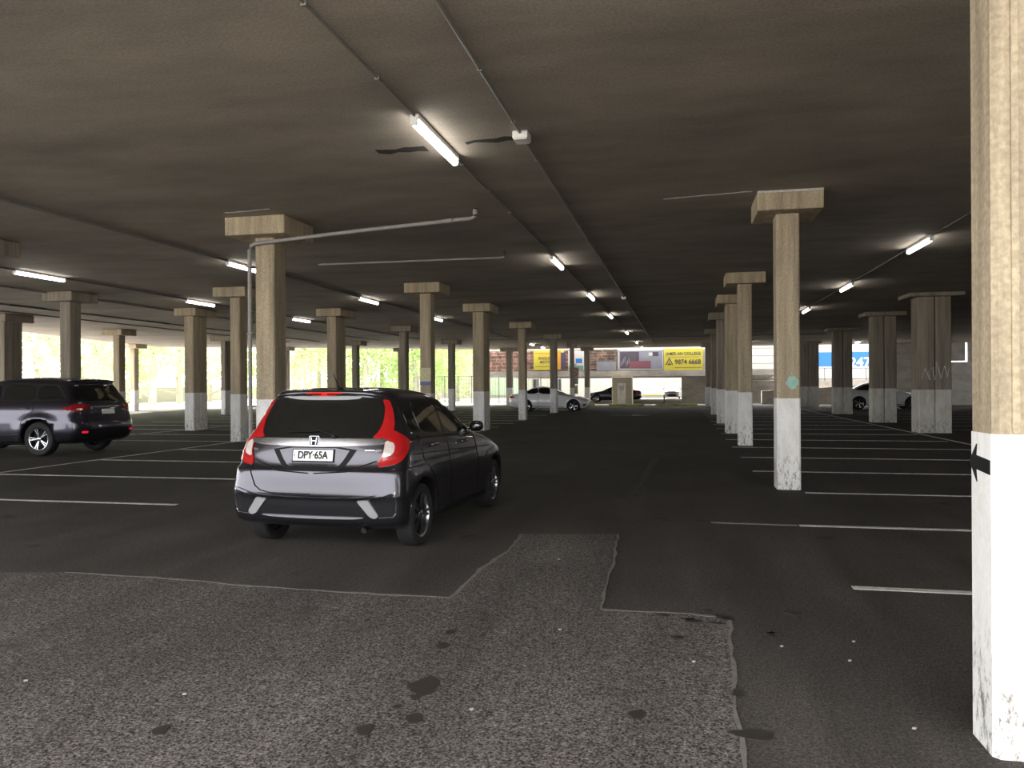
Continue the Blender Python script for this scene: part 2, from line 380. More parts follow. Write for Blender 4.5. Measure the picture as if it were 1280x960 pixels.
a = [bm.verts.new((.05+.085*math.cos(k*2*PI/n)*(1+.25*math.sin(2*k)), -.2035, 1.56+.095*math.sin(k*2*PI/n)*(1+.2*math.cos(3*k)))) for k in range(n)]; bm.faces.new(a)
r = bmesh.ops.extrude_face_region(bm, geom=bm.faces[:])
for v in [g for g in r['geom'] if isinstance(g, bmesh.types.BMVert)]: v.co.y = -.199
obj('turquoise_smear', bm, M['turquoise'], P1)
bm = NB(); box(bm, -.45, -.515, CEIL-.035, .45, -.485, CEIL-.002, .008); obj('lime_crust', bm, M['lime'], P1)
pillar(1.64, 20.65, 'slim pillar next behind the one with the turquoise smear', .33, .42, cap=(.95, .9, .27))
pillar(1.64, 25.8, 'doubled pillar third down the right side of the aisle', .36, .84, 'y', cap=(.9, 1.3, .27))
pillar(1.64, 31.9, 'pillar right behind the doubled one on the right aisle row', .33, .42, cap=(.95, .9, .27), mat='pillar_grey')
pillar(1.78, 41.0, 'second farthest pillar down the right aisle row', .33, .42, cap=(.95, .9, .27), mat='pillar_grey')
pillar(2.0, 55.0, 'farthest pillar of the right aisle row beside the yellow banner', .42, .42, cap=(.95, .9, .27), mat='pillar_grey')
P_B1 = pillar(-6.68, 12.1, 'pillar with a drain pipe running up it behind the grey hatchback', .34, .42, cap=(1.05, 1.05, .30))
PB2 = pillar(-6.7, 20.6, 'pillar with a pasted yellow poster and blue strip above the hatchback', .31, .40, cap=(1.0, 1.0, .27))
bm = NB(); box(bm, -.152, -.208, 1.66, .152, -.2, 2.02, .001); obj('poster', bm, M['poster'], PB2)
bm = NB(); box(bm, -.152, -.209, 1.55, .152, -.2, 1.645, .001); obj('poster_strip', bm, M['poster_blue'], PB2)
pillar(-6.65, 26.4, 'doubled pillar just right of the hatchback nose', .40, .82, 'y', cap=(.95, 1.3, .27))
pillar(-6.75, 34.3, 'pillar standing in front of the white sedan, left one of two', .32, .42, cap=(1.0, 1.0, .27))
pillar(-6.72, 43.0, 'pillar standing in front of the white sedan, right one of two', .36, .42, cap=(1.0, 1.0, .27), mat='pillar_grey')
pillar(-6.9, 52.0, 'thin grey pillar behind the white sedan bonnet and sign pole', .26, .30, cap=(.6, .6, .27), mat='pillar_grey')
pillar(-6.6, 58.3, 'pillar between the white sedan nose and the navy car', .38, .42, cap=(.9, .9, .27), mat='pillar_grey')
pillar(-12.75, 12.2, 'pillar at the left frame edge of which only the capital shows', .34, .42, cap=(1.05, 1.05, .30), mat='pillar_grey')
pillar(-12.15, 20.2, 'pillar with white base just left of the piped pillar', .31, .40, cap=(1.0, 1.0, .27))
pillar(-12.15, 26.7, 'doubled pillar rising behind the hatchback roof', .37, .82, 'y', cap=(.95, 1.35, .27))
pillar(-12.5, 34.9, 'slim pillar left of the pillar with the pasted poster', .33, .42, cap=(1.0, 1.0, .27), mat='pillar_grey')
pillar(-13.5, 46.2, 'pillar in front of the picket fence right of the poster pillar', .36, .42, cap=(1., 1., .27), mat='pillar_grey')
pillar(-12.35, 57.6, 'far pillar before the brick wall left of the white sedan', .42, .42, cap=(1.2, 1., .27), mat='pillar_grey')
pillar(-17.4, 19.9, 'pillar rising behind the roof of the dark SUV', .36, .44, cap=(1.0, 1.05, .27), mat='pillar_grey')
pillar(-16.85, 25.2, 'wide doubled pillar with white base between SUV and hatchback', .37, .82, 'y', cap=(.85, 1.3, .27))
pillar(-24.9, 25.4, 'dark doubled pillar leftmost behind the SUV', .37, .84, 'y', cap=(.95, 1.35, .27), mat='pillar_grey')
pillar(-26.4, 33.3, 'slim pillar at the bright edge above the SUV tail', .36, .44, cap=(1.1, 1.1, .27))
pillar(-34.4, 44.8, 'farthest left pillar in the bright opening right of the SUV', .36, .44, cap=(1.1, 1.1, .27))
pillar(-24.5, 39.4, 'thin dark pillar in the bright gap left of the piped pillar', .28, .55, cap=(1.2, 1.1, .27), mat='pillar_grey')
pillar(-19.6, 45.9, 'thin pillar between the doubled and slim ones behind the hatchback', .34, .44, cap=(1.1, 1.0, .27), mat='pillar_grey')
pillar(-20.0, 55.2, 'far pillar with a scribbled base left of the poster pillar', .36, .44, cap=(.95, .9, .27), mat='pillar_grey')
pillar(-27.0, 51.0, 'far thin pillar just right of the drain pipe pillar', .34, .44, cap=(.9, .9, .27), mat='pillar_grey')
R1 = pillar(7.7, 26.7, 'broad twin pillar nearest on the right, with chalky graffiti', .93, .80, 'x', cap=(1.55, 1.35, .12), mat='pillar_grey', paint='pale_paint')
pillar(7.85, 33.3, 'middle broad twin pillar in front of the right white car', .88, .60, 'x', cap=(1.5, 1.2, .16), mat='pillar_grey', paint='pale_paint')
pillar(8.05, 42.2, 'broad twin pillar covering the nose of the right white car', .88, .60, 'x', cap=(1.5, 1.2, .16), mat='pillar_grey', paint='pale_paint')
pillar(8.4, 55.0, 'farthest broad twin pillar right of the turquoise-smeared pillar', 1.25, .60, 'x', cap=(1.5, 1.2, .16), mat='pillar_grey', paint='pale_paint')
bm = NB()
for k in range(14):
    pass
tube(bm, [(-.36+.055*k+random.uniform(-.05, .05), -.405, 1.65+.22*(k % 3)+random.uniform(-.1, .1)) for k in range(15)], .011, 4)
obj('graffiti', bm, M['lime'], R1)

# ------------------------------------------------------------------ ceiling services
def light(X, Y, label, group, lit=True, L=1.5, dirt=0):
    t = empty('ceiling_light' , label, 'ceiling light', (X, Y, CEIL), group=group)
    bm = NB(); box(bm, -.05, -L/2, -.055, .05, L/2, 0, .008); obj('housing', bm, M['housing'] if lit else M['dark_housing'], t)
    if lit:
        bm = NB(); n = 10
        tube(bm, [(0, -L/2+.02, -.085), (0, L/2-.02, -.085)], .042, 14); obj('diffuser', bm, M['tube'], t, True)
        for s in (-1, 1):
            bm = NB(); box(bm, -.035, s*(L/2)-.02, -.12, .035, s*(L/2)+.02, -.05, .006); obj('end_cap', bm, M['housing'], t)
    return t
for Y, lb in [(8.35, 'nearest lit tube light, beside the dark ceiling stain'), (17.2, 'second lit tube along the main aisle ceiling'), (24.0, 'third lit tube along the main aisle ceiling'), (31.0, 'fourth lit tube along the main aisle ceiling'),
              (41.2, 'fifth lit tube down the main aisle, small and far'), (51, 'second farthest tube over the main aisle'), (58, 'farthest tube over the main aisle at the slab edge')]:
    light(-2.6, Y, lb, 'tube lights over the aisle')
for Y, lb in [(16.2, 'lit tube seen just left of the piped pillar top'), (23.4, 'lit tube between the piped and poster pillars'), (30.5, 'lit tube just right of the poster pillar top'), (51.6, 'far lit tube above the left sedan pillar'), (56, 'far lit tube above the small yellow banner')]:
    light(-9.55, Y, lb, 'tube lights left of the aisle')
for Y, lb in [(16.2, 'leftmost lit tube, above the dark SUV'), (22.7, 'lit tube left of the white based pillar top'), (29.6, 'lit tube seen right of the piped pillar')]:
    light(-15.0, Y, lb, 'tube lights over the left bays')
for Y, lb in [(22.8, 'unlit dark batten nearer the left frame edge'), (29.6, 'unlit dark batten left of the wide doubled pillar')]:
    light(-21.6, Y, lb, 'unlit battens over the left bays', lit=False)
for Y, lb in [(16.7, 'largest lit tube on the right, beside the near pillar'), (23.5, 'middle lit tube on the right row'), (30.6, 'lit tube just right of the beige smeared pillar'), (53.3, 'far lit tube left of the smeared pillar')]:
    light(4.62, Y, lb, 'tube lights right of the aisle')
light(11.6, 55.6, 'far lit tube above the blue and white sign', 'tube lights right of the aisle')
light(15.6, 56.0, 'far lit tube left of the nearest broad twin pillar', 'tube lights right of the aisle')
def conduit(X, Y0, Y1, label, r=.014):
    z = r+.004
    bm = NB(); tube(bm, [(X, Y0, CEIL-z), (X, Y1, CEIL-z)], r, 8)
    y = Y0+.6
    while y < Y1: box(bm, X-.022, y-.015, CEIL-z-.02, X+.022, y+.015, CEIL, .003); y += 1.4
    return tag(obj('conduit', bm, M['conduit'], smooth=True), label, 'conduit', 'ceiling conduits')
conduit(-2.6, -1, 59, 'grey conduit linking the tube lights over the main aisle')
conduit(-1.66, -1, 59, 'grey conduit carrying the small white junction boxes', .018)
conduit(4.62, 9, 54, 'thin conduit linking the tube lights on the right')
conduit(-9.55, 5, 56, 'dark conduit running to the light left of the piped pillar', .024)
conduit(-15.0, 9, 45, 'conduit linking the tube lights over the SUV', .024)
conduit(-17.75, 12, 45, 'conduit just left of the lights over the SUV', .024)
conduit(-21.6, 14, 45, 'conduit holding the unlit dark battens', .024)
conduit(-23.6, 14, 45, 'conduit nearest the bright left opening', .02)
bm = NB(); tube(bm, [(-12, 46.5, CEIL-.02), (8, 46.5, CEIL-.02)], .02, 6); tag(obj('conduit', bm, M['conduit']), 'thin conduit crossing the far end of the aisle ceiling', 'conduit', 'ceiling conduits')
for Y, lb, s in [(8.45, 'white junction box beside the nearest tube light', 1), (24.9, 'small far white junction box on the aisle conduit', .8)]:
    t = empty('junction_box', lb, 'junction box', (-1.66, Y, CEIL), group='junction boxes')
    bm = NB(); box(bm, -.085*s, -.11*s, -.085, .085*s, .11*s, 0, .012); obj('box_body', bm, M['housing'], t)
    bm = NB(); box(bm, -.07*s, -.095*s, -.095, .07*s, .095*s, -.083, .004); obj('box_lid', bm, M['housing'], t)
# drain pipes
bm = NB(); px, py = -6.68-.23, 11.83
tube(bm, [(px, py, .0), (px, py, 3.80), (px+.02, py, 3.86), (px+.10, py, 3.90), (-5.0, 11.85, 4.03), (-3.14, 11.9, 4.15), (-3.08, 11.9, 4.18), (-3.08, 11.9, CEIL)], .032, 12)
dp = tag(obj('drain_pipe', bm, M['pipe'], smooth=True), 'grey drain pipe climbing the piped pillar and sloping up to the ceiling', 'pipe')
for z in (1.2, 2.4, 3.5):
    bm = NB(); box(bm, px-.042, py-.042, z, px+.06, py+.10, z+.03, .004); obj('pipe_clip', bm, M['conduit'], dp)
for (x, z) in [(-3.08, 4.24), (-3.5, 4.125), (-6.8, 3.90)]:
    bm = NB(); tube(bm, [(x, 11.88, z-.04), (x, 11.88, z+.04)], .04, 12) if x == -3.08 else tube(bm, [(x-.05, 11.88, z-.003), (x+.05, 11.88, z+.004)], .04, 12)
    obj('pipe_socket', bm, M['pipe'], dp, True)
bm = NB(); tube(bm, [(-7.6, 15.8, 4.17), (-3.55, 15.9, 4.18), (-3.5, 15.9, 4.2), (-3.5, 15.9, CEIL)], .024, 10)
tag(obj('drain_pipe', bm, M['pipe'], smooth=True), 'thinner pipe running level behind the sloping drain pipe', 'pipe')

# ------------------------------------------------------------------ cars
def interp(tab, t):
    """smooth (Catmull-Rom, monotone-ish) sampling of rows; t in 0..len-1"""
    i = min(int(t), len(tab)-2); f = t-i
    p0, p1, p2, p3 = tab[max(i-1, 0)], tab[i], tab[i+1], tab[min(i+2, len(tab)-1)]
    out = []
    for a, b, c, d in zip(p0, p1, p2, p3):
        m1 = (c-a)/2; m2 = (d-b)/2
        if (b-a)*(c-b) <= 0: m1 = 0
        if (c-b)*(d-c) <= 0: m2 = 0
        out.append((2*f**3-3*f**2+1)*b+(f**3-2*f**2+f)*m1+(-2*f**3+3*f**2)*c+(f**3-f**2)*m2)
    return out
def body_mesh(rows, sub=5, NR=16, NS=26, NF=16, flare=None):
    """rows bottom to top: xr, zr, xf, zf, halfwidth, zmid, ar, nr, af, nf"""
    bm = NB(); T = []
    for i in range(len(rows)-1):
        for k in range(sub): T.append(i+k/sub)
    T.append(len(rows)-1)
    rings = []
    for t in T:
        xr, zr, xf, zf, w, zm, ar, nr, af, nf = interp(rows, t)
        pts = []
        for k in range(NR):
            th = (k/NR)*PI/2; pts.append((xr+ar-ar*max(0, math.cos(th))**(2/nr), w*math.sin(th)**(2/nr) if k else 0))
        xa = xr+ar; xb = xf-af
        for k in range(NS+1):
            s = k/NS; pts.append((xa+(xb-xa)*s, w))
        for k in range(1, NF+1):
            th = PI/2-(k/NF)*PI/2; pts.append((xb+af*max(0, math.cos(th))**(2/nf) if k < NF else xf, w*max(0, math.sin(th))**(2/nf) if k < NF else 0))
        full = pts + [(x, -y) for x, y in reversed(pts[1:-1])]
        ring = []
        for x, y in full:
            s = (x-xr)/max(.01, xf-xr)
            z = zr+(zf-zr)*s+4*s*(1-s)*(zm-(zr+zf)/2)
            yy = y
            if flare: yy = y*flare(x, z)
            ring.append(bm.verts.new((x, yy, z)))
        rings.append(ring)
    n = len(rings[0])
    for a, b in zip(rings, rings[1:]):
        for q in range(n): bm.faces.new((a[q], a[(q+1) % n], b[(q+1) % n], b[q]))
    bm.faces.new(list(reversed(rings[0])))
    c = bm.verts.new((sum(v.co.x for v in rings[-1])/n, 0, sum(v.co.z for v in rings[-1])/n+.001))
    for q in range(n): bm.faces.new((rings[-1][q], rings[-1][(q+1) % n], c))
    bmesh.ops.remove_doubles(bm, verts=bm.verts, dist=.0004)
    bmesh.ops.recalc_face_normals(bm, faces=bm.faces)
    return bm
def chaikin(poly, n=2, closed=True):
    for _ in range(n):
        o = []
        for i in range(len(poly)):
            a = poly[i]; b = poly[(i+1) % len(poly)]
            o += [(a[0]*.8+b[0]*.2, a[1]*.8+b[1]*.2), (a[0]*.2+b[0]*.8, a[1]*.2+b[1]*.8)]
        poly = o
    return poly
def inside(p, poly):
    x, y = p; c = False
    for i in range(len(poly)):
        x0, y0 = poly[i]; x1, y1 = poly[i-1]
        if (y0 > y) != (y1 > y) and x < (x1-x0)*(y-y0)/(y1-y0)+x0: c = not c
    return c
def patch(name, bvh, poly, view, mat, parent, off=.004, thick=.012, step=.035, rnd=1):
    """a skin of its own thickness laid on the body; view: 'rear' (y,z) 'front' (y,z) 'left'/'right' (x,z), 'top' (x,y) or corner ('rc', s) looking 45 degrees"""
    if rnd: poly = chaikin(poly, rnd)
    xs = [p[0] for p in poly]; ys = [p[1] for p in poly]
    dense = []
    for i in range(len(poly)):
        a = poly[i]; b = poly[(i+1) % len(poly)]; n = max(1, int(math.hypot(b[0]-a[0], b[1]-a[1])/step))
        dense += [(a[0]+(b[0]-a[0])*k/n, a[1]+(b[1]-a[1])*k/n) for k in range(n)]
    pts = [Vector(p) for p in dense]; nb = len(pts)
    u = min(xs)+step/2
    while u < max(xs):
        v = min(ys)+step/2
        while v < max(ys):
            if inside((u, v), dense) and min((Vector((u, v))-q).length for q in pts[:nb]) > step*.45: pts.append(Vector((u, v)))
            v += step
        u += step
    vs, es, fs, _, _, _ = delaunay_2d_cdt(pts, [(i, (i+1) % nb) for i in range(nb)], [], 1, 1e-5)
    bm = NB(); F = []; B = []; ok = []
    for v in vs:
        if view == 'rear': o = Vector((-3, v.x, v.y)); d = Vector((1, 0, 0))
        elif view == 'front': o = Vector((8, v.x, v.y)); d = Vector((-1, 0, 0))
        elif view == 'left': o = Vector((v.x, 3, v.y)); d = Vector((0, -1, 0))
        elif view == 'right': o = Vector((v.x, -3, v.y)); d = Vector((0, 1, 0))
        elif view in ('rcorner', 'lcorner'):
            sg = -1 if view == 'rcorner' else 1; ph = v.x/.6
            d = Vector((math.cos(ph), -sg*math.sin(ph), 0)); o = Vector((0, sg*.45, v.y))-d*3
        elif view == 'top': o = Vector((v.x, v.y, 4)); d = Vector((0, 0, -1))
        hit, n, _, _ = bvh.ray_cast(o, d)
        if hit is None:
            hit, n, _, _ = bvh.find_nearest(o+d*(3 if view != 'front' else 4.5))
        if n.dot(d) > 0: n = -n
        F.append(bm.verts.new(hit+n*off)); B.append(bm.verts.new(hit+n*(off-thick)))
    cnt = {}
    for f in fs:
        c = sum((vs[i] for i in f), Vector((0, 0)))/len(f)
        if not inside(c, dense): continue
        bm.faces.new([F[i] for i in f]); bm.faces.new([B[i] for i in reversed(f)])
        for i in range(3):
            a, b = f[i], f[(i+1) % 3]; k = (min(a, b), max(a, b)); cnt.setdefault(k, []).append((a, b))
    for k, l in cnt.items():
        if len(l) == 1:
            a, b = l[0]; bm.faces.new((F[b], F[a], B[a], B[b]))
    bmesh.ops.remove_doubles(bm, verts=bm.verts, dist=1e-6)
    for v in [v for v in bm.verts if not v.link_faces]: bm.verts.remove(v)
    return obj(name, bm, mat, parent, True, angle=50)
def line_on(name, bvh, pts, view, mat, parent, w=.008, off=.003):
    """thin strip following points on the body"""
    P = []
    for a, b in zip(pts, pts[1:]):
        n = max(1, int(math.hypot(b[0]-a[0], b[1]-a[1])/.03)); P += [(a[0]+(b[0]-a[0])*k/n, a[1]+(b[1]-a[1])*k/n) for k in range(n)]
    P.append(pts[-1]); H = []
    for u, v in P:
        o, d = {'rear': (Vector((-3, u, v)), Vector((1, 0, 0))), 'front': (Vector((8, u, v)), Vector((-1, 0, 0))), 'left': (Vector((u, 3, v)), Vector((0, -1, 0))), 'right': (Vector((u, -3, v)), Vector((0, 1, 0)))}[view]
        h, n, _, _ = bvh.ray_cast(o, d)
        if h is None: continue
        if n.dot(d) > 0: n = -n
        H.append(h+n*off)
    bm = NB(); tube(bm, H, w/2, 6); return obj(name, bm, mat, parent, True)
def wheel(parent, x, y, R, rimR, W, spokes, side, matrim='alloy', twin=True):
    bm = NB(); s = side; h = W/2
    prof = [(rimR*.98, -h*.75), (rimR*1.03, -h*.92), (R*.90, -h), (R*.975, -h*.86), (R, -h*.6), (R, h*.6), (R*.975, h*.86), (R*.90, h), (rimR*1.03, h*.92), (rimR*.98, h*.75), (rimR*.97, -h*.75)]
    lathe(bm, prof, 40); bmesh.ops.remove_doubles(bm, verts=bm.verts, dist=1e-5)
    o = obj('wheel', bm, M['rubber'], parent, True, (x, y, R))
    bm = NB(); k = s*h
    lathe(bm, [(rimR*.99, -k*.7), (rimR*.90, -k*.6), (rimR*.88, k*.55), (rimR*.93, k*.86), (rimR*.995, k*.9), (rimR*.995, k*.7)], 40)
    for q in range(spokes):
        a0 = q*2*PI/spokes
        for da in ((-.13, .13) if twin else (0,)):
            ca = a0+da*1.0; hub = rimR*.16
            p0 = Vector((math.cos(a0+da*.6)*hub, k*.72, math.sin(a0+da*.6)*hub)); p1 = Vector((math.cos(ca)*rimR*.94, k*.84, math.sin(ca)*rimR*.94))
            d = (p1-p0); t = Vector((-math.sin(ca), 0, math.cos(ca))); w0, w1 = (.020, .030) if twin else (.04, .05)
            vs = []
            for p, w in ((p0, w0), (p1, w1)):
                for yy in (0, -k*.18):
                    for ss in (-1, 1): vs.append(bm.verts.new(p+t*w*.5*ss+Vector((0, yy, 0))))
            for f in ((0, 1, 3, 2), (4, 6, 7, 5), (0, 4, 5, 1), (2, 3, 7, 6), (0, 2, 6, 4), (1, 5, 7, 3)): bm.faces.new([vs[i] for i in f])
    obj('rim', bm, M[matrim], o, True)
    bm = NB(); rr = lathe(bm, [(rimR*.20, k*.6), (rimR*.20, k*.8), (rimR*.15, k*.86), (.001, k*.88)], 20); obj('hub_cap', bm, M[matrim], o, True)
    bm = NB(); lathe(bm, [(.001, k*.1), (rimR*.86, k*.1), (rimR*.86, -k*.2), (.001, -k*.2)], 30); obj('brake_disc', bm, M['plastic'], o, True)
def ellip(bm, c, r, seg=16):
    q = bmesh.ops.create_uvsphere(bm, u_segments=seg, v_segments=seg//2, radius=1)['verts']
    for v in q:
        co = v.co.copy()
        f = lambda a: math.copysign(abs(a)**.75, a)
        v.co = Vector((c[0]+f(co.x)*r[0], c[1]+f(co.y)*r[1], c[2]+f(co.z)*r[2]))
def make_car(spec, label, loc, rz, cat='car'):
    t = empty('car', label, cat, loc, rz)
    bm = body_mesh(spec['rows'], flare=spec.get('flare'))
    bvh = BVHTree.FromBMesh(bm)
    body = obj('body', bm, M[spec['paint']], t, True, angle=60)
    body.data.materials.append(M['plastic'])
    R = spec['R']; W = spec['tw']; tr = spec['track']
    bc = NB()
    for x in (0, spec['wb']):
        for s in (-1, 1):
            mm = Matrix.Translation((x, s*(spec['w']-.02), R+.01)) @ Matrix.Rotation(PI/2, 4, 'X')
            bmesh.ops.create_cone(bc, segments=40, radius1=R+.055, radius2=R+.055, depth=.56, cap_ends=True, matrix=mm)
    me = bpy.data.meshes.new('cut'); bmesh.ops.recalc_face_normals(bc, faces=bc.faces); bc.to_mesh(me); bc.free(); me.materials.append(M['plastic'])
    for p in me.polygons: p.material_index = 0
    co = bpy.data.objects.new('cut', me); COL.objects.link(co); co.parent = t
    md = body.modifiers.new('wells', 'BOOLEAN'); md.operation = 'DIFFERENCE'; md.object = co; md.solver = 'EXACT'; md.material_mode = 'TRANSFER'
    bpy.context.view_layer.update()
    dg = bpy.context.evaluated_depsgraph_get(); nm = bpy.data.meshes.new_from_object(body.evaluated_get(dg))
    body.modifiers.clear(); old = body.data; body.data = nm; nm.name = 'body'
    bpy.data.objects.remove(co)
    for x in (0, spec['wb']):
        for s in (-1, 1): wheel(t, x, s*tr, R, spec['rim'], W, spec['spokes'], s, twin=spec.get('twin', True))
    # sides, mirrored
    for name, poly, mat, off in spec['side']:
        for s in ('left', 'right'): patch(name, bvh, poly, s, M[mat], t, off, thick=max(.012, off+.008))
    for name, pts, mat, w in spec.get('side_lines', []):
        for s in ('left', 'right'): line_on(name, bvh, pts, s, M[mat], t, w)
    for name, poly, mat, off in spec.get('corner', []):
        for s in ('rcorner', 'lcorner'): patch(name, bvh, poly, s, M[mat], t, off, thick=max(.012, off+.008), step=.025)
    for view in ('rear', 'front'):
        for name, poly, mat, off in spec.get(view, []):
            patch(name, bvh, poly, view, M[mat], t, off, thick=max(.012, off+.008), rnd=0 if name in ('plate_border', 'number_plate') else 1)
            if min(p[0] for p in poly) > .02: patch(name, bvh, [(-a, b) for a, b in reversed(poly)], view, M[mat], t, off, thick=max(.012, off+.008))
        for name, pts, mat, w in spec.get(view+'_lines', []):
            line_on(name, bvh, pts, view, M[mat], t, w)
            if min(p[0] for p in pts) > .02: line_on(name, bvh, [(-a, b) for a, b in pts], view, M[mat], t, w)
    # mirrors and handles
    mx, my, mz = spec['mirror']
    for s in (-1, 1):
        bm = NB(); ellip(bm, (mx, s*(my+.08), mz), (.065, .085, .062)); box(bm, mx-.02, min(s*(my-.05), s*(my+.06)), mz-.05, mx+.04, max(s*(my-.05), s*(my+.06)), mz-.02)
        mo = obj('wing_mirror', bm, M[spec['paint']], t, True, angle=60)
        bm = NB(); ellip(bm, (mx-.04, s*(my+.08), mz), (.03, .07, .048)); obj('mirror_glass', bm, M['glass'], mo, True)
        for hx, hz in spec['handles']:
            h, n, _, _ = bvh.ray_cast(Vector((hx, s*3, hz)), Vector((0, -s, 0)))
            bm = NB(); box(bm, hx-.09, min(h.y, h.y+s*.045), hz-.015, hx+.09, max(h.y, h.y+s*.045), hz+.015, .012)
            obj('door_handle', bm, M[spec.get('handle_mat', spec['paint'])], t, True)
    return t, bvh

jazz_rows = [  # xr, zr, xf, zf, w, zmid, ar, nr, af, nf
    (-.42, .22, 3.05, .17, .74, .18, .20, 4., .45, 3.),
    (-.55, .27, 3.18, .20, .83, .20, .20, 4.5, .50, 3.),
    (-.590, .33, 3.27, .28, .862, .29, .20, 4.8, .60, 2.8),
    (-.605, .43, 3.32, .43, .872, .43, .22, 4.8, .66, 2.6),
    (-.613, .505, 3.325, .51, .876, .51, .23, 4.7, .67, 2.5),
    (-.630, .545, 3.325, .55, .877, .55, .24, 4.6, .68, 2.5),
    (-.625, .62, 3.31, .64, .877, .64, .26, 4.4, .68, 2.5),
    (-.612, .76, 3.22, .73, .872, .75, .28, 4., .66, 2.5),
    (-.580, .800, 3.05, .79, .866, .79, .28, 3.8, .60, 2.5),
    (-.562, .86, 2.85, .85, .860, .855, .29, 3.6, .60, 2.6),
    (-.547, .94, 2.62, .91, .846, .93, .29, 3.4, .62, 2.6),
    (-.525, 1.03, 2.36, .96, .824, 1.00, .30, 3.2, .66, 2.6),
    (-.515, 1.06, 2.25, .99, .806, 1.03, .30, 3.2, .68, 2.6),
    (-.465, 1.16, 1.98, 1.11, .765, 1.14, .30, 3., .66, 2.7),
    (-.405, 1.28, 1.66, 1.25, .715, 1.27, .30, 3., .62, 2.8),
    (-.350, 1.385, 1.36, 1.37, .665, 1.39, .30, 3.2, .55, 2.9),
    (-.335, 1.435, 1.15, 1.43, .625, 1.45, .30, 3.2, .50, 3.),
    (-.345, 1.490, 1.02, 1.455, .575, 1.49, .30, 3., .45, 3.),
    (-.27, 1.503, .90, 1.475, .49, 1.515, .30, 2.7, .42, 2.8),
    (-.05, 1.515, .72, 1.49, .33, 1.528, .25, 2.4, .35, 2.4),
    (.25, 1.520, .50, 1.51, .12, 1.532, .12, 2.2, .12, 2.2)]
def arches(R, wb, amp=.022):
    def f(x, z):
        k = 0
        for c in (0, wb):
            d = math.hypot(x-c, z-R)-(R+.10); k += math.exp(-(d/.075)**2)
        return 1+amp*min(k, 1)
    return f
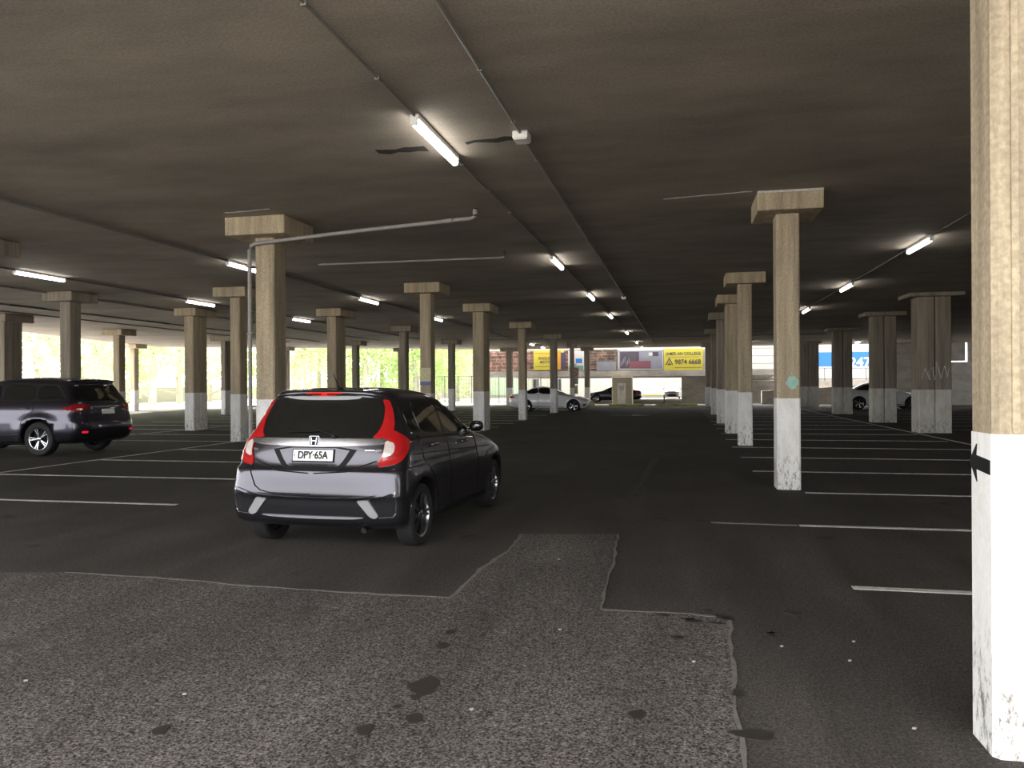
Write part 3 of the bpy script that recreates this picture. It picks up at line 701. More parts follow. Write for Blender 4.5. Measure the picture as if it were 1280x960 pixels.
jazz = dict(rows=jazz_rows, paint='grey_car', R=.300, tw=.185, rim=.215, track=.772, w=.87, wb=2.53, spokes=5, flare=arches(.30, 2.53, .014), mirror=(1.72, .80, 1.07), handles=[(.33, .955), (1.28, .925)],
    side=[('rear_quarter_glass', [(-.12, 1.13), (.10, 1.10), (.10, 1.20), (-.02, 1.33), (-.14, 1.32)], 'glass', .004),
          ('rear_door_glass', [(.15, 1.09), (.76, 1.055), (.76, 1.40), (.20, 1.40), (.12, 1.32)], 'glass', .004),
          ('front_door_glass', [(.83, 1.05), (1.62, 1.015), (1.50, 1.12), (1.25, 1.30), (1.10, 1.385), (.83, 1.40)], 'glass', .004),
          ('pillar_trim', [(.765, 1.055), (.825, 1.05), (.825, 1.40), (.765, 1.40)], 'gloss_black', .005),
          ('sill_trim', [(.42, .23), (2.10, .23), (2.10, .29), (.42, .29)], 'plastic', .012),
          ('front_corner_glass', [(1.67, 1.01), (1.98, 1.0), (1.58, 1.17)], 'glass', .004),
          ('indicator_lens', [(2.85, .76), (3.0, .70), (2.95, .82), (2.45, .90), (2.55, .86)], 'white_lens', .004)],
    side_lines=[('waist_moulding', [(-.10, 1.095), (.9, 1.035), (1.75, .985)], 'chrome', .010),
                ('door_seam', [(.78, 1.03), (.80, .7), (.80, .32)], 'gloss_black', .007), ('door_seam', [(1.72, .97), (1.80, .7), (1.80, .32)], 'gloss_black', .007),
                ('door_seam', [(.02, 1.07), (.03, .85), (.25, .68), (.38, .45), (.42, .32)], 'gloss_black', .007),
                ('crease_highlight', [(-.25, .90), (.8, .865), (2.3, .80)], 'grey_car', .012)],
    corner=[('tail_light', [(.262, 1.158), (.33, 1.150), (.45, 1.10), (.60, 1.035), (.57, .99), (.47, .90), (.40, .84), (.27, .812), (.195, .805), (.212, .87), (.262, .96)], 'red_lens', .012),
            ('tail_light_lens', [(.275, 1.045), (.37, 1.01), (.345, .915), (.235, .885), (.256, .95)], 'white_lens', .017),
            ('tail_light_divider', [(.22, .872), (.36, .905), (.46, .965), (.46, .95), (.37, .885), (.22, .855)], 'dark_red', .016)],
    rear=[('rear_glass', [(-.545, 1.425), (-.30, 1.452), (0, 1.458), (.30, 1.452), (.545, 1.425), (.60, 1.36), (.625, 1.20), (.605, 1.065), (.3, 1.062), (0, 1.062), (-.3, 1.062), (-.605, 1.065), (-.625, 1.20), (-.60, 1.36)], 'glass', .003),
          ('upper_tail_light', [(.56, 1.415), (.615, 1.405), (.668, 1.30), (.715, 1.16), (.70, 1.062), (.55, 1.062), (.60, 1.12), (.618, 1.22), (.600, 1.34)], 'red_lens', .010),
          ('recess_shade', [(.44, .982), (-.44, .982), (-.37, .87), (-.31, .795), (-.22, .765), (.22, .765), (.31, .795), (.37, .87)], 'black', .003),  # flat black border painted as the shade inside the plate recess
          ('recess_panel', [(.37, .972), (-.37, .972), (-.31, .87), (-.26, .81), (-.20, .79), (.20, .79), (.26, .81), (.31, .87)], 'grey_car', .006),
          ('chrome_strip', [(.70, 1.050), (.70, 1.018), (.55, 1.000), (.3, .988), (0, .982), (-.3, .988), (-.55, 1.000), (-.70, 1.018), (-.70, 1.050), (-.4, 1.056), (0, 1.056), (.4, 1.056)], 'chrome', .016),
          ('plate_border', [(.213, .960), (.213, .842), (-.213, .842), (-.213, .960)], 'black', .016),
          ('number_plate', [(.203, .953), (.203, .853), (-.203, .853), (-.203, .953)], 'plate', .021),
          ('brake_light', [(.21, 1.487), (.14, 1.460), (0, 1.452), (-.14, 1.460), (-.21, 1.487), (0, 1.489)], 'brake', .008),
          ('bumper_vent', [(.60, .520), (.70, .545), (.800, .585), (.806, .48), (.800, .385), (.74, .360), (.665, .360), (.63, .43)], 'plastic', .004),
          ('bumper_fin', [(.45, .513), (.56, .522), (.60, .46), (.665, .372), (.625, .345), (.575, .362), (.52, .43)], 'satin', .016),
          ('bumper_ridge', [(.80, .600), (.60, .552), (.45, .535), (0, .525), (-.45, .535), (-.60, .552), (-.80, .600), (-.80, .578), (-.60, .532), (-.45, .516), (0, .508), (.45, .516), (.60, .532), (.80, .578)], 'grey_car', .016),
          ('lower_diffuser', [(.56, .325), (.50, .255), (-.50, .255), (-.56, .325)], 'plastic', .004),
          ('diffuser_trim', [(.54, .352), (.40, .336), (0, .330), (-.40, .336), (-.54, .352), (-.4, .352), (0, .350), (.4, .352)], 'satin', .016),
          ('model_badge', [(.66, .965), (.60, .960), (.60, .940), (.66, .945)], 'chrome', .006),
          ],
    rear_lines=[('lamp_seam', [(.718, 1.165), (.712, 1.10), (.706, 1.03)], 'black', .008), ('tailgate_seam', [(.705, 1.02), (.66, .87), (.635, .74), (.58, .62), (.52, .580), (.42, .560), (.2, .556), (.0, .555)], 'black', .009),
                ('tailgate_crease', [(.62, .86), (.45, .80), (.35, .765), (.03, .745)], 'grey_car', .012),
                ('spoiler_edge', [(.56, 1.44), (.4, 1.462), (.22, 1.468), (.03, 1.470)], 'grey_car', .018),
                ('vent_edge', [(.812, .59), (.818, .48), (.812, .39), (.79, .358), (.66, .350)], 'chrome', .010)],
    front=[('windscreen', [(-.62, 1.05), (.62, 1.05), (.56, 1.25), (.50, 1.39), (-.50, 1.39), (-.56, 1.25)], 'glass', .004),
           ('headlight', [(.45, .72), (.78, .78), (.80, .86), (.50, .78)], 'white_lens', .006),
           ('grille', [(-.42, .68), (.42, .68), (.40, .75), (-.40, .75)], 'gloss_black', .008),
           ('lower_intake', [(-.5, .28), (.5, .28), (.42, .45), (-.42, .45)], 'plastic', .006)])
JO = Vector((-3.29, 7.33, 0)); JR = math.radians(90-2.5)
jc, jb = make_car(jazz, 'dark grey hatchback with number plate DPY-65A driving up the aisle', JO, JR)
def onrear(bvh, y, z, off):
    h, n, _, _ = bvh.ray_cast(Vector((-3, y, z)), Vector((1, 0, 0)));
    if n.x > 0: n = -n
    return h+n*off, n
# number plate lettering
h, n = onrear(jb, 0, .903, .024)
up = Vector((0, 0, 1)); rgt = Vector((0, -1, 0)); upv = n.cross(rgt); upv = upv if upv.z > 0 else -upv
text_mesh('plate_lettering', 'DPY\u00b765A', .096, M['black'], jc, facing(h, rgt, upv), .002, .84, .0017)
text_mesh('plate_caption', 'NSW', .018, M['black'], jc, facing(h+rgt*-.185+upv*.0, upv, -rgt), .001, .9)
# badge
h, n = onrear(jb, 0, 1.034, .020)
mb = facing(h, rgt, upv)
bm = NB(); pl = [(-.052, .038), (-.044, .046), (.044, .046), (.052, .038), (.042, -.038), (.034, -.045), (-.034, -.045), (-.042, -.038)]
prism(bm, list(reversed(pl)), -.01, .008); bmesh.ops.transform(bm, matrix=mb, verts=bm.verts); bd = obj('badge', bm, M['chrome'], jc)
bm = NB(); prism(bm, [(x*.9, y*.9) for x, y in reversed(pl)], .006, .0095); bmesh.ops.transform(bm, matrix=mb, verts=bm.verts); obj('badge_field', bm, M['black'], bd)
bm = NB(); prism(bm, [(-.034, .032), (-.025, .032), (-.019, .005), (.019, .005), (.025, .032), (.034, .032), (.025, -.034), (.016, -.034), (.018, -.004), (-.018, -.004), (-.016, -.034), (-.025, -.034)], .007, .013)
bmesh.ops.transform(bm, matrix=mb, verts=bm.verts); obj('badge_letter', bm, M['chrome'], bd)
# wiper
bm = NB(); P = []
for y, z in [(-.19, 1.075), (-.12, 1.10), (-.02, 1.125), (.08, 1.118), (.30, 1.112)]:
    q, _ = onrear(jb, y, z, .022); P.append(q)
tube(bm, P, [.012, .010, .008, .007, .005], 8); ellip(bm, tuple(onrear(jb, -.19, 1.072, .02)[0]), (.025, .025, .02), 12); obj('rear_wiper', bm, M['plastic'], jc, True)
text_mesh('hybrid_lettering', 'HYBRID', .022, M['chrome'], jc, facing(onrear(jb, -.56, .955, .006)[0], rgt, upv), .002) if False else None
h, n = onrear(jb, -.55, .955, .006); bm = NB(); box(bm, -.05, -.004, 0, .05, .004, .003, 0); bmesh.ops.transform(bm, matrix=facing(h, rgt, upv), verts=bm.verts); obj('trim_badge', bm, M['chrome'], jc)
# exhaust and aerial, rear spoiler lip, underbody
bm = NB(); tube(bm, [(-.20, -.50, .22), (-.52, -.50, .235), (-.56, -.50, .225)], .028, 14); obj('exhaust_pipe', bm, M['alloy'], jc, True)
bm = NB(); tube(bm, [(-.02, .0, 1.50), (-.10, 0, 1.60), (-.16, 0, 1.665)], [.010, .005, .003], 8); ellip(bm, (-.02, 0, 1.512), (.05, .028, .02), 12); obj('aerial', bm, M['plastic'], jc, True)
bm = NB(); box(bm, .3, -.68, .13, 2.2, .68, .25, .03); box(bm, -.05, -.60, .20, .05, .60, .28, .02); obj('underbody', bm, M['plastic'], jc)

suv_rows = [
    (-.85, .27, 3.55, .24, .78, .25, .25, 3., .5, 3.),
    (-.96, .34, 3.66, .30, .90, .28, .28, 3., .55, 3.),
    (-1.03, .46, 3.75, .42, .948, .42, .30, 3., .62, 2.8),
    (-1.06, .60, 3.80, .58, .962, .58, .32, 3., .70, 2.6),
    (-1.05, .72, 3.80, .72, .962, .72, .32, 3., .72, 2.6),
    (-1.02, .82, 3.75, .82, .955, .82, .32, 3., .72, 2.6),
    (-.99, .92, 3.62, .92, .945, .92, .32, 3., .70, 2.6),
    (-.975, 1.02, 3.35, 1.0, .935, 1.02, .32, 3., .70, 2.6),
    (-.96, 1.10, 3.0, 1.06, .915, 1.10, .32, 3., .70, 2.6),
    (-.94, 1.18, 2.65, 1.12, .885, 1.17, .32, 3., .75, 2.6),
    (-.88, 1.28, 2.40, 1.24, .835, 1.28, .32, 3., .75, 2.6),
    (-.78, 1.43, 2.08, 1.42, .785, 1.45, .32, 3., .70, 2.8),
    (-.72, 1.56, 1.78, 1.57, .735, 1.60, .32, 3., .62, 3.),
    (-.74, 1.635, 1.58, 1.63, .68, 1.67, .32, 3., .55, 3.),
    (-.66, 1.665, 1.42, 1.66, .60, 1.70, .30, 2.8, .5, 3.),
    (-.40, 1.69, 1.1, 1.69, .42, 1.725, .28, 2.5, .4, 2.5),
    (.1, 1.715, .7, 1.71, .15, 1.735, .2, 2.2, .2, 2.2)]
suv = dict(rows=suv_rows, paint='suv_car', R=.375, tw=.245, rim=.250, track=.83, w=.96, wb=2.79, flare=arches(.375, 2.79, .03), spokes=5, mirror=(2.0, .90, 1.18), handles=[(.35, 1.05), (1.35, 1.04)],
    side=[('rear_quarter_glass', [(-.62, 1.24), (.10, 1.22), (.12, 1.50), (-.05, 1.545), (-.35, 1.52)], 'glass', .004),
          ('rear_door_glass', [(.17, 1.22), (1.0, 1.20), (1.0, 1.56), (.19, 1.55)], 'glass', .004),
          ('front_door_glass', [(1.08, 1.20), (2.15, 1.17), (1.85, 1.38), (1.6, 1.55), (1.08, 1.57)], 'glass', .004),
          ('sill_cladding', [(.47, .31), (2.3, .31), (2.3, .43), (.47, .43)], 'plastic', .015),
          ('tail_light_side', [(-.93, 1.10), (-.62, 1.07), (-.60, 1.02), (-.70, .98), (-.93, .96)], 'dark_red', .012)],
    side_lines=[('window_chrome', [(-.64, 1.225), (-.36, 1.54), (-.05, 1.565), (.8, 1.585), (1.55, 1.58)], 'chrome', .016), ('window_chrome', [(-.64, 1.222), (.8, 1.205), (2.1, 1.165)], 'chrome', .016),
                ('door_seam', [(1.03, 1.18), (1.04, .8), (1.04, .45)], 'black', .008), ('door_seam', [(.14, 1.2), (.14, 1.0), (.42, .75), (.5, .45)], 'black', .008),
                ('sill_chrome', [(.5, .46), (2.3, .44)], 'chrome', .018)],
    rear=[('rear_glass', [(-.66, 1.53), (0, 1.57), (.66, 1.53), (.74, 1.32), (.76, 1.20), (-.76, 1.20), (-.74, 1.32)], 'glass', .004),
          ('tail_light', [(.52, 1.12), (.85, 1.13), (.90, 1.10), (.90, .97), (.80, .96), (.55, 1.05)], 'dark_red', .016),
          ('tail_light_glow', [(.66, 1.10), (.86, 1.10), (.86, 1.06), (.68, 1.06)], 'red_lens', .020),
          ('tail_lens', [(.70, 1.035), (.84, 1.04), (.84, 1.01), (.72, 1.0)], 'white_lens', .020),
          ('number_plate', [(.19, 1.01), (.19, .90), (-.19, .90), (-.19, 1.01)], 'plate', .02),
          ('plate_garnish', [(.50, 1.09), (-.50, 1.09), (-.50, 1.05), (.50, 1.05)], 'chrome', .012),
          ('bumper_cladding', [(.82, .46), (.84, .58), (0, .60), (-.84, .58), (-.82, .46), (-.5, .36), (.5, .36)], 'plastic', .010),
          ('reflector', [(.66, .55), (.80, .55), (.80, .50), (.66, .50)], 'red_glow', .02)],
    rear_lines=[('tailgate_seam', [(.70, 1.15), (.68, .95), (.60, .72), (.03, .70)], 'black', .01), ('spoiler_edge', [(.66, 1.62), (.3, 1.66), (.03, 1.66)], 'gloss_black', .03)],
    front=[('windscreen', [(-.72, 1.22), (.72, 1.22), (.62, 1.58), (-.62, 1.58)], 'glass', .004), ('headlight', [(.5, .90), (.86, .95), (.84, .82), (.5, .82)], 'white_lens', .006), ('grille', [(-.45, .70), (.45, .70), (.45, .90), (-.45, .90)], 'gloss_black', .008)])
sx_, sy_ = -14.12, 16.14
suvt, sb = make_car(suv, 'dark violet-grey SUV parked across the bay at the left edge', (sx_, sy_, 0), PI, 'car'); suvt.scale = (1.03, 1.03, 1.03)
bm = NB(); box(bm, .45, -.75, .22, 2.35, .75, .38, .03); obj('underbody', bm, M['plastic'], suvt)
text_mesh('plate_lettering', 'CSY 24W', .085, M['black'], suvt, facing(onrear(sb, 0, .955, .023)[0], (0, -1, 0), (0, 0, 1)), .002, .8) if False else None

sedan_rows = [
    (-.85, .24, 3.40, .20, .74, .20, .25, 3., .45, 3.),
    (-.98, .31, 3.55, .26, .86, .24, .28, 3., .55, 2.8),
    (-1.05, .45, 3.65, .40, .90, .40, .32, 2.8, .65, 2.6),
    (-1.08, .60, 3.68, .56, .915, .56, .34, 2.8, .72, 2.5),
    (-1.06, .74, 3.62, .68, .912, .70, .34, 2.8, .74, 2.5),
    (-1.02, .86, 3.45, .76, .90, .80, .34, 2.8, .72, 2.5),
    (-.96, .95, 3.1, .84, .885, .885, .34, 2.8, .70, 2.6),
    (-.75, 1.01, 2.65, .92, .865, .955, .34, 2.8, .75, 2.6),
    (-.45, 1.05, 2.28, .99, .83, 1.01, .40, 2.8, .80, 2.6),
    (-.22, 1.12, 2.05, 1.09, .785, 1.10, .45, 2.8, .80, 2.6),
    (.02, 1.22, 1.75, 1.22, .73, 1.23, .48, 2.8, .72, 2.8),
    (.22, 1.32, 1.45, 1.33, .67, 1.35, .45, 2.8, .60, 2.8),
    (.38, 1.385, 1.22, 1.39, .59, 1.42, .40, 2.6, .5, 2.8),
    (.55, 1.42, 1.0, 1.425, .42, 1.45, .3, 2.4, .35, 2.4),
    (.75, 1.45, .9, 1.45, .12, 1.462, .07, 2.2, .07, 2.2)]
def sedan(paint, rim='alloy'):
    return dict(rows=sedan_rows, paint=paint, R=.335, tw=.225, rim=.245, track=.80, w=.91, wb=2.75, flare=arches(.335, 2.75, .012), spokes=5, mirror=(1.85, .83, 1.05), handles=[(.35, .90), (1.35, .88)],
    side=[('side_glass', [(-.22, 1.05), (.70, 1.03), (.70, 1.35), (.35, 1.32), (.05, 1.18)], 'glass', .004), ('side_glass', [(.74, 1.03), (1.95, 1.0), (1.65, 1.20), (1.30, 1.35), (.74, 1.37)], 'glass', .004),
          ('headlight', [(2.75, .80), (3.35, .70), (3.45, .64), (3.30, .63), (2.95, .72)], 'white_lens', .008),
          ('tail_light', [(-.92, .91), (-.60, .88), (-.68, .80), (-.95, .76)], 'red_lens', .008),
          ('fog_recess', [(3.25, .42), (3.45, .46), (3.45, .38), (3.3, .34)], 'plastic', .006)],
    side_lines=[('window_chrome', [(-.30, 1.03), (.7, 1.0), (1.9, .97)], 'chrome', .014), ('door_seam', [(.72, 1.0), (.75, .3)], 'black', .01), ('door_seam', [(1.75, .96), (1.8, .3)], 'black', .01), ('sill_line', [(.5, .30), (2.2, .28)], 'plastic', .03)],
    rear=[('rear_glass', [(-.6, 1.09), (.6, 1.09), (.5, 1.36), (-.5, 1.36)], 'glass', .004), ('tail_light_rear', [(.5, .90), (.84, .90), (.86, .78), (.5, .80)], 'red_lens', .01), ('number_plate', [(.19, .74), (.19, .63), (-.19, .63), (-.19, .74)], 'plate', .01)],
    front=[('windscreen', [(-.64, 1.06), (.64, 1.06), (.52, 1.36), (-.52, 1.36)], 'glass', .004), ('headlight_front', [(.45, .66), (.84, .72), (.84, .62), (.5, .58)], 'white_lens', .008), ('grille', [(-.40, .50), (.40, .50), (.42, .68), (-.42, .68)], 'gloss_black', .01), ('number_plate', [(.19, .46), (.19, .36), (-.19, .36), (-.19, .46)], 'plate', .014)])
def cw(px, z):   # world point at camera depth z on the ground
    r = (px-640)/985*z; return (math.cos(YAW)*r-math.sin(YAW)*z, math.sin(YAW)*r+math.cos(YAW)*z)
x, y = cw(658, 45.4); make_car(sedan('white_car'), 'white sedan with red tail light parked behind the aisle pillars', (x, y+.6, 0), 0)
x, y = cw(1073, 45.5); make_car(sedan('white_car'), 'white sedan partly hidden behind the broad twin pillars on the right', (x, y+.8, 0), 0)[0].scale = (1.03, 1.03, 1.09)
x, y = cw(786, 67.0); make_car(sedan('navy_car'), 'navy car beyond the yellow kerb, left of the beige booth', (x, y+.5, 0), PI)
x, y = cw(840, 86); make_car(jazz | dict(paint='silver_car'), 'small silver car facing us below the yellow banner', (x, y, 0), -PI/2)

# ------------------------------------------------------------------ the far end
# brick faced bridge wall with banners
YB = 62.2
bm = NB(); box(bm, -15.5, YB, 2.15, 3.2, YB+.5, 2.62); box(bm, -15.5, YB+.1, 2.62, -4.7, YB+.4, 4.32); box(bm, -4.7, YB+.1, 2.62, 3.2, YB+.4, 4.2)
wb = tag(obj('wall_back', bm, M['grey_wall']), None, None, kind='structure')
bm = NB(); box(bm, -15.5, YB+.02, 2.64, -7.4, YB+.1, 4.25); obj('brick_facing', bm, M['brick'], wb)
bm = NB(); box(bm, -7.4, YB+.02, 2.64, -4.7, YB+.1, 4.25); obj('masonry_facing', bm, M['stone'], wb)
bm = NB(); box(bm, -15.5, YB+.5, 2.2, 8.5, YB+23, 2.6); tag(obj('added_shade_slab', bm, M['grey_wall']), None, None, kind='structure')  # unseen slab added to shade the area beyond the banner wall
def banner(label, x0, x1, z0, z1, mat, yy=YB-.01):
    t = empty('banner', label, 'banner', (0, yy, 0)); bm = NB(); box(bm, x0, 0, z0, x1, .03, z1, .004); obj('banner_sheet', bm, M[mat], t); return t
def rect(name, t, x0, z0, x1, z1, mat, d=-.012):
    bm = NB(); box(bm, x0, d, z0, x1, .0, z1); return obj(name, bm, M[mat], t)
tm = lambda x, z, d=-.014: facing((x, d, z), (1, 0, 0), (0, 0, 1))
t = banner('yellow banner reading JAMES AN COLLEGE with phone number 9874 6668', -1.08, 1.85, 2.62, 4.28, 'yellow_sign', YB+.07)
text_mesh('banner_lettering', 'JAMES AN COLLEGE', .34, M['purple_dark'], t, tm(.38, 3.88), .006, .88, .004)
text_mesh('banner_number', '9874 6668', .50, M['purple_dark'], t, tm(.72, 3.24), .006, .92, .008)
bm = NB()
for q in ([(-.98, 3.02), (-.90, 3.02), (-.68, 3.46), (-.68, 3.60)], [(-.68, 3.60), (-.68, 3.46), (-.46, 3.02), (-.38, 3.02)], [(-.82, 3.02), (-.54, 3.02), (-.60, 3.14), (-.76, 3.14)], [(-.72, 3.2), (-.64, 3.2), (-.68, 3.34), (-.68, 3.34)]):
    a = [bm.verts.new((x, -.014, z)) for x, z in q]; b = [bm.verts.new((x, 0, z)) for x, z in q]
    bm.faces.new(a); bm.faces.new(list(reversed(b)))
    for i in range(4): bm.faces.new((a[i], a[(i+1) % 4], b[(i+1) % 4], b[i]))
obj('banner_triangle', bm, M['purple_dark'], t)
rect('banner_rule', t, -.3, 2.80, 1.75, 2.83, 'maroon'); rect('banner_rule', t, -.9, 3.62, 1.6, 3.645, 'maroon')
t = banner('grey banner with dark plum photograph beside the yellow banner', -4.62, -1.12, 2.66, 4.22, 'grey_sign', YB+.07)
rect('banner_border', t, -4.6, 4.14, -1.14, 4.2, 'sign_white'); rect('banner_border', t, -4.6, 2.68, -1.14, 2.73, 'sign_white')
rect('banner_border', t, -4.6, 2.68, -4.53, 4.2, 'sign_white'); rect('banner_border', t, -1.2, 2.68, -1.14, 4.2, 'sign_white')
rect('printed_picture', t, -4.46, 2.80, -3.0, 4.08, 'purple_dark'); rect('printed_picture', t, -3.9, 3.4, -3.2, 3.95, 'fence', -.016); rect('printed_picture', t, -3.75, 2.80, -2.1, 3.36, 'maroon', -.02)
for k in range(7): rect('printed_highlight', t, -4.4+k*.1, 2.95+.12*(k % 4), -4.35+k*.1, 3.3+.14*(k % 4), 'grey_sign', -.018)
rect('printed_picture', t, -1.98, 3.72, -1.5, 4.05, 'purple_dark'); rect('printed_picture', t, -2.95, 3.5, -2.2, 4.05, 'grey_sign', -.016); rect('printed_highlight', t, -2.25, 3.75, -1.95, 4.0, 'sign_white', -.018)
bm = NB(); box(bm, -6.3, YB-.03, 2.62, -4.75, YB+.02, 3.35, .01); tag(obj('grey_panel', bm, M['grey_sign']), 'blank grey panel left of the plum banner', 'panel')
t = banner('small yellow banner with an orange edge above the white sedan', -11.35, -8.9, 2.72, 4.26, 'yellow_sign')
rect('banner_edge', t, -9.55, 2.74, -9.15, 4.24, 'orange_sign'); rect('printed_picture', t, -9.15, 2.74, -8.75, 4.1, 'purple_dark')
rect('banner_stripe', t, -11.3, 4.0, -9.6, 4.1, 'orange_sign'); text_mesh('banner_lettering', 'ENGLISH\nMATHS', .30, M['maroon'], t, tm(-10.35, 3.5), .006, 1., .004); rect('banner_rule', t, -11.2, 2.98, -9.7, 3.02, 'maroon')
t = banner('white and green picture banner right of the small yellow banner', -8.55, -7.3, 2.66, 4.22, 'sign_white')
rect('printed_picture', t, -8.5, 2.7, -7.35, 3.05, 'green_print'); rect('printed_picture', t, -8.4, 3.65, -8.05, 4.0, 'sign_red'); rect('printed_picture', t, -7.95, 3.25, -7.45, 3.6, 'sign_blue'); rect('printed_picture', t, -8.3, 3.05, -7.9, 3.2, 'grey_sign', -.016)

# shopfronts and garage seen under the bridge wall
YS = 92.0
bm = NB(); box(bm, -34, YS, 0, 8.5, YS+4, 6.2); shop = tag(obj('shop_building', bm, M['cream_wall']), 'pale lit shopfront building seen beneath the banner wall', 'building')
def onshop(name, x0, z0, x1, z1, mat, d=.08):
    bm = NB(); box(bm, x0, YS-d, z0, x1, YS+.02, z1, .01); return obj(name, bm, M[mat], shop)
onshop('pale_green_front', -22.0, .3, -18.6, 2.9, 'pale_green'); onshop('terracotta_band', -18.0, 2.5, -14.9, 3.1, 'terracotta')
for k in range(6): onshop('glazing_post', -18.2+k*1.5, .2, -18.08+k*1.5, 2.6, 'grey_wall')
for x in (-16.9, -14.2): onshop('dark_door', x, 0, x+.7, 2.2, 'fence')
gd = onshop('garage_door', -5.4, .35, -1.7, 2.9, 'sign_white')
for k in range(9): bm = NB(); box(bm, -5.3+k*.42, YS-.12, .5, -5.27+k*.42, YS-.08, 2.7); obj('door_rib', bm, M['cream_wall'], gd)
onshop('door_frame', -5.7, .25, -5.4, 3.0, 'cream_wall', .15); onshop('kerb_band', -5.9, .25, -1.6, .38, 'yellow_paint', .12)
bm = NB(); box(bm, xat(765, 60.5), 60.5, 0, xat(790, 60.5), 62.0, 2.10, .02); bo = tag(obj('booth', bm, M['beige_wall']), 'beige booth with a pale meter panel beyond the navy car', 'booth')
bm = NB(); box(bm, xat(772, 60.5), 60.42, .0, xat(782, 60.5), 60.5, 1.6, .02); obj('meter_cabinet', bm, M['pale_paint'], bo)
bm = NB(); box(bm, xat(774, 60.5), 60.40, 1.1, xat(780, 60.5), 60.43, 1.45); obj('notice', bm, M['sign_white'], bo)
bm = NB(); box(bm, .25, YB+1.5, 0, 3.2, YB+1.8, 2.15); tag(obj('wall_far_right', bm, M['grey_wall']), None, None, kind='structure')
for x0, x1, lb in [(-8.2, -5.9, 'left yellow kerb at the end of the aisle, before the navy car'), (-4.9, -2.4, 'middle yellow kerb at the end of the aisle'), (-1.6, 1.3, 'right yellow kerb at the end of the aisle')]:
    bm = NB(); box(bm, x0, 56.9, 0, x1, 57.15, .13, .03); tag(obj('kerb', bm, M['yellow_paint']), lb, 'kerb', 'yellow kerbs')
x, y = cw(830, 56); bm = NB(); tube(bm, [(x, y, 0), (x, y, .75)], .05, 10); ellip(bm, (x, y, .75), (.055, .055, .04), 10); tag(obj('bollard', bm, M['fence'], smooth=True), 'short dark bollard between the yellow kerbs', 'bollard')
def signpost(px, z, label, h, cols):
    x, y = cw(px, z); t = empty('sign_post', label, 'sign', (x, y, 0))
    bm = NB(); tube(bm, [(0, 0, 0), (0, 0, h)], .03, 8); obj('post', bm, M['conduit'], t, True)
    for k, (z0, z1, w, m) in enumerate(cols):
        bm = NB(); box(bm, -w/2, -.06, z0, w/2, -.035, z1, .008); sp = obj('sign_panel', bm, M['sign_white'], t)
        if m == 'ring':
            bm = NB(); c = (z0+z1)/2; R_ = w*.42
            tube(bm, [(R_*math.cos(a*PI/12), -.066, c+R_*math.sin(a*PI/12)) for a in range(25)], .03, 6); tube(bm, [(-R_*.7, -.066, c+R_*.7), (R_*.7, -.066, c-R_*.7)], .03, 6); obj('red_ring', bm, M['sign_red'], sp)
        else:
            for j in range(3):
                bm = NB(); box(bm, -w*.36, -.066, z0+(z1-z0)*(.2+.25*j), w*.36, -.06, z0+(z1-z0)*(.3+.25*j)); obj('sign_text_bar', bm, M[m], sp)
signpost(718, 53.5, 'prohibition sign with red ring behind the white sedan bonnet', 2.75, [(2.05, 2.72, .6, 'ring'), (1.55, 2.0, .55, 'green_print'), (.9, 1.5, .5, 'yellow_sign')])
signpost(886.5, 54.2, 'narrow red and white sign stack beside the farthest right aisle pillar', 2.9, [(2.25, 2.85, .5, 'ring'), (1.7, 2.2, .5, 'black'), (1.2, 1.65, .45, 'black')])

# right far end: ramp parapet, lit signboard, railing
bm = NB(); box(bm, 4.2, 66, 0, 34, 66.4, 1.75); box(bm, 3.2, 60.5, 0, 4.4, 66, 2.4); tag(obj('wall_ramp', bm, M['grey_wall']), None, None, kind='structure')
bm = NB(); prism(bm, [(6, 60.5), (26, 60.5), (26, 60.9), (6, 60.9)], 0, 1.4); o = tag(obj('wall_parapet', bm, M['grey_wall']), None, None, kind='structure')
for v in o.data.vertices:
    if v.co.z > 1: v.co.z = 1.0+(v.co.x-6)*.055
bm = NB(); box(bm, 5.0, 76, 0, xat(1108, 76), 80, 8); sb2 = tag(obj('rendered_building', bm, M['cream_wall']), 'white building behind the railing on the far right', 'building')
for k in range(7):
    bm = NB(); box(bm, 5, 75.95, 2.0+k*.7, xat(1108, 75.9), 76.0, 2.04+k*.7); obj('cladding_joint', bm, M['grey_sign'], sb2)
YG = 73.0
x0, x1 = xat(1018, YG), xat(1098, YG)
t = empty('shop_sign', 'white shop sign with blue band reading 247 on the right', 'sign', ((x0+x1)/2, YG, 0)); hw = (x1-x0)/2
bm = NB(); box(bm, -hw, 0, 1.95, hw, .25, 5.6, .02); obj('sign_board', bm, M['sign_white'], t)
bm = NB(); box(bm, -hw, -.02, 3.0, hw, 0, 4.25); obj('blue_band', bm, M['sign_blue'], t)
text_mesh('sign_lettering', '247', 1.15, M['sign_white'], t, facing((xat(1075, YG)-(x0+x1)/2, -.035, 3.3), (1, .0, 0), (0, 0, 1)), .01, 1., .03)
for q in (-hw+.3, hw-.3):
    bm = NB(); tube(bm, [(q, .12, 0), (q, .12, 1.97)], .08, 8); obj('sign_leg', bm, M['conduit'], t)
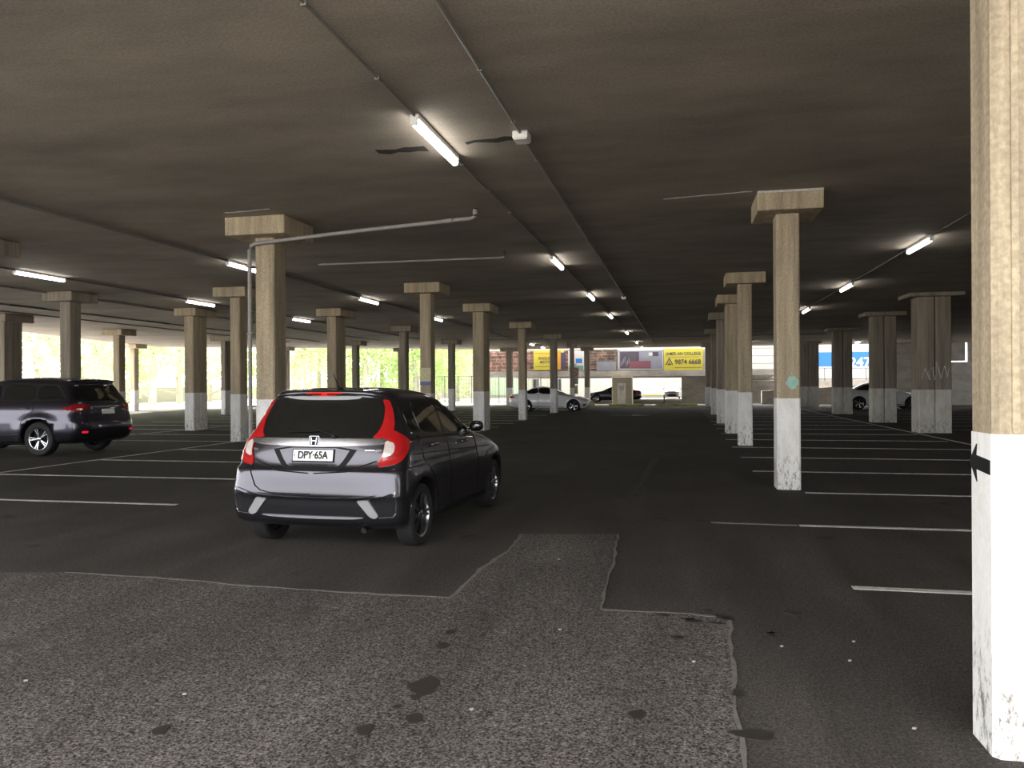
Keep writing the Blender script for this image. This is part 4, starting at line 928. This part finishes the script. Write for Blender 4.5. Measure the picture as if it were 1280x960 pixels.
def railing(label, xa, xb, Y, z0, h, n, name='railing', mat='fence', r=.018, z1=None):
    t = empty(name, label, name.replace('_', ' '), (0, Y, 0)); z1 = z0 if z1 is None else z1
    bm = NB(); tube(bm, [(xa, 0, z0+h), (xb, 0, z1+h)], r*1.5, 6); obj('top_rail', bm, M[mat], t)
    bm = NB(); tube(bm, [(xa, 0, z0+.12), (xb, 0, z1+.12)], r*1.3, 6); obj('bottom_rail', bm, M[mat], t)
    for k in range(n):
        f = k/(n-1); x = xa+(xb-xa)*f; z = z0+(z1-z0)*f; bm = NB()
        if k % 8 == 0: box(bm, x-.03, -.03, z, x+.03, .03, z+h+.05); obj('fence_post', bm, M[mat], t)
        else: tube(bm, [(x, 0, z+.1), (x, 0, z+h)], r*.7, 5); obj('picket', bm, M[mat], t)
    return t
railing('thin metal railing along the far ramp on the right', 5.2, 17.5, 66.2, 1.75, .95, 33, z1=1.75)
railing('black picket fence behind the poster pillar and hatchback nose', -21.5, -11.0, 63.5, -.03, 2.3, 73, name='picket_fence')
bm = NB(); box(bm, xat(1112, 59.2), 59.2, 0, xat(1186, 59.2), 59.5, CEIL-.01); box(bm, xat(1186, 59.2), 59.2, 0, xat(1211, 59.2), 59.5, 2.95); box(bm, xat(1186, 59.2), 59.2, 3.02, xat(1207, 59.2), 59.5, CEIL-.01); box(bm, xat(1211, 59.2), 59.2, 0, 26, 59.5, CEIL-.01); tag(obj('wall_stair', bm, M['grey_wall']), None, None, kind='structure')

# left outside: low rendered wall, trees
bm = NB(); box(bm, -52, 20, -.03, -51.6, 95, 1.5); tag(obj('boundary_wall', bm, M['cream_wall']), 'low pale boundary wall below the trees on the left', 'wall', kind='thing')
bm = NB(); box(bm, -51, 96, -.03, -22, 96.4, 2.0); tag(obj('boundary_wall', bm, M['cream_wall']), 'pale boundary wall behind the hatchback roof in the distance', 'wall', kind='thing')
def tree_meshes(kind, seed):
    rnd = random.Random(seed); bm = NB()
    H = 8.5
    blobs = [(rnd.uniform(-2.4, 2.4), rnd.uniform(-2.4, 2.4), rnd.uniform(1.3, H), rnd.uniform(1.0, 1.9)) for _ in range(17)]
    for k in range(5200):
        bx, by, bz, br = rnd.choice(blobs)
        d = Vector((rnd.gauss(0, 1), rnd.gauss(0, 1), rnd.gauss(0, 1))).normalized()*br*rnd.uniform(.65, 1.05)
        c = Vector((bx, by, bz))+d; a = Vector((rnd.uniform(-1, 1), rnd.uniform(-1, 1), rnd.uniform(-.6, .6))).normalized(); b = a.cross(Vector((rnd.uniform(-1, 1), rnd.uniform(-1, 1), rnd.uniform(-1, 1)))).normalized()
        s = rnd.uniform(.11, .2)
        vs = [bm.verts.new(c+a*s), bm.verts.new(c+b*s*.5), bm.verts.new(c-a*s), bm.verts.new(c-b*s*.5)]; bm.faces.new(vs)
    me = bpy.data.meshes.new('crown'); bm.to_mesh(me); bm.free(); me.materials.append(M[kind])
    bt = NB(); tube(bt, [(0, 0, 0), (.1, 0, 2), (-.1, .1, 4.5), (.05, 0, 7)], [.26, .2, .14, .05], 10)
    for bx, by, bz, br in blobs[:9]: tube(bt, [(0, 0, min(bz-1.0, 4)), (bx*.5, by*.5, bz-.6), (bx, by, bz)], [.10, .06, .03], 6)
    mt = bpy.data.meshes.new('trunk'); bt.to_mesh(mt); bt.free(); mt.materials.append(M['bark'])
    return me, mt
TM = [tree_meshes('leaf_a', 1), tree_meshes('leaf_b', 2), tree_meshes('leaf_a', 3)]
trees = [(45, 62, 1, 1.1), (100, 70, 1, 1.2), (140, 78, 0, 1.1), (190, 66, 0, 1.25), (225, 74, 1, 1.2), (262, 82, 1, 1.1), (300, 86, 0, 1.2), (378, 74, 0, 1.25), (398, 84, 2, 1.3), (425, 78, 1, 1.2), (458, 76, 2, 1.2), (478, 84, 0, 1.2), (518, 80, 0, 1.25), (548, 86, 2, 1.2), (572, 78, 0, 1.1), (592, 90, 2, 1.2), (-30, 60, 0, 1.2)]
tl = ['thin pale tree above the bonnet end of the SUV', 'pale grey-green tree above the SUV roof', 'green tree above the SUV tail', 'green tree left in the widest bright opening', 'grey-green tree in the middle of the widest bright opening', 'grey-green tree just left of the thin dark pillar', 'green tree seen left of the piped pillar', 'green tree nearest right of the piped pillar', 'green tree behind the doubled pillar above the hatchback roof', 'grey-green tree behind the hatchback roof', 'bright green tree right of the doubled pillar', 'bright green tree left of the slim pillar', 'bright green tree left of the poster pillar', 'green tree right behind the poster pillar', 'green tree above the picket fence', 'green tree at the right end of the picket fence', 'green tree at the extreme left frame edge']
for (px, z, k, s), lb in zip(trees, tl):
    x, y = cw(px, z); t = empty('tree', lb, 'tree', (x, y, -.03), random.uniform(0, 6), 'trees outside the car park'); t.scale = (s, s, s)
    link('crown', TM[k][0], t); link('trunk', TM[k][1], t)

# ------------------------------------------------------------------ light
w = bpy.data.worlds.new('overcast_sky'); sc.world = w; w.use_nodes = True
nt = w.node_tree; bg = nt.nodes['Background']
tc = nt.nodes.new('ShaderNodeTexCoord'); sp = nt.nodes.new('ShaderNodeSeparateXYZ'); nt.links.new(tc.outputs['Generated'], sp.inputs[0])
rp = nt.nodes.new('ShaderNodeValToRGB'); rp.color_ramp.elements[0].position = 0; rp.color_ramp.elements[0].color = (.93, .95, 1, 1); rp.color_ramp.elements[1].position = .8; rp.color_ramp.elements[1].color = (1, .97, .93, 1)
nt.links.new(sp.outputs['Z'], rp.inputs['Fac']); nt.links.new(rp.outputs['Color'], bg.inputs['Color']); bg.inputs['Strength'].default_value = 5.6
sd = bpy.data.lights.new('sun', 'SUN'); sd.energy = 26; sd.angle = math.radians(3); sd.color = (1, .95, .86)
su = bpy.data.objects.new('sun', sd); COL.objects.link(su); su.rotation_euler = Vector((-.55, .22, .80)).to_track_quat('Z', 'Y').to_euler()
def portal(name, loc, rot, sx, sy):
    l = bpy.data.lights.new(name, 'AREA'); l.shape = 'RECTANGLE'; l.size = sx; l.size_y = sy; l.cycles.is_portal = True
    o = bpy.data.objects.new(name, l); COL.objects.link(o); o.location = loc; o.rotation_euler = rot; return o

sc.view_settings.view_transform = 'Standard'; sc.view_settings.look = 'None'; sc.view_settings.gamma = 1; sc.view_settings.exposure = 0
try: sc.view_settings.use_curve_mapping = False
except Exception: pass
sc.cycles.use_denoising = True
sc.cycles.max_bounces = 8; sc.cycles.diffuse_bounces = 5; sc.cycles.glossy_bounces = 4
sc.cycles.sample_clamp_indirect = 8
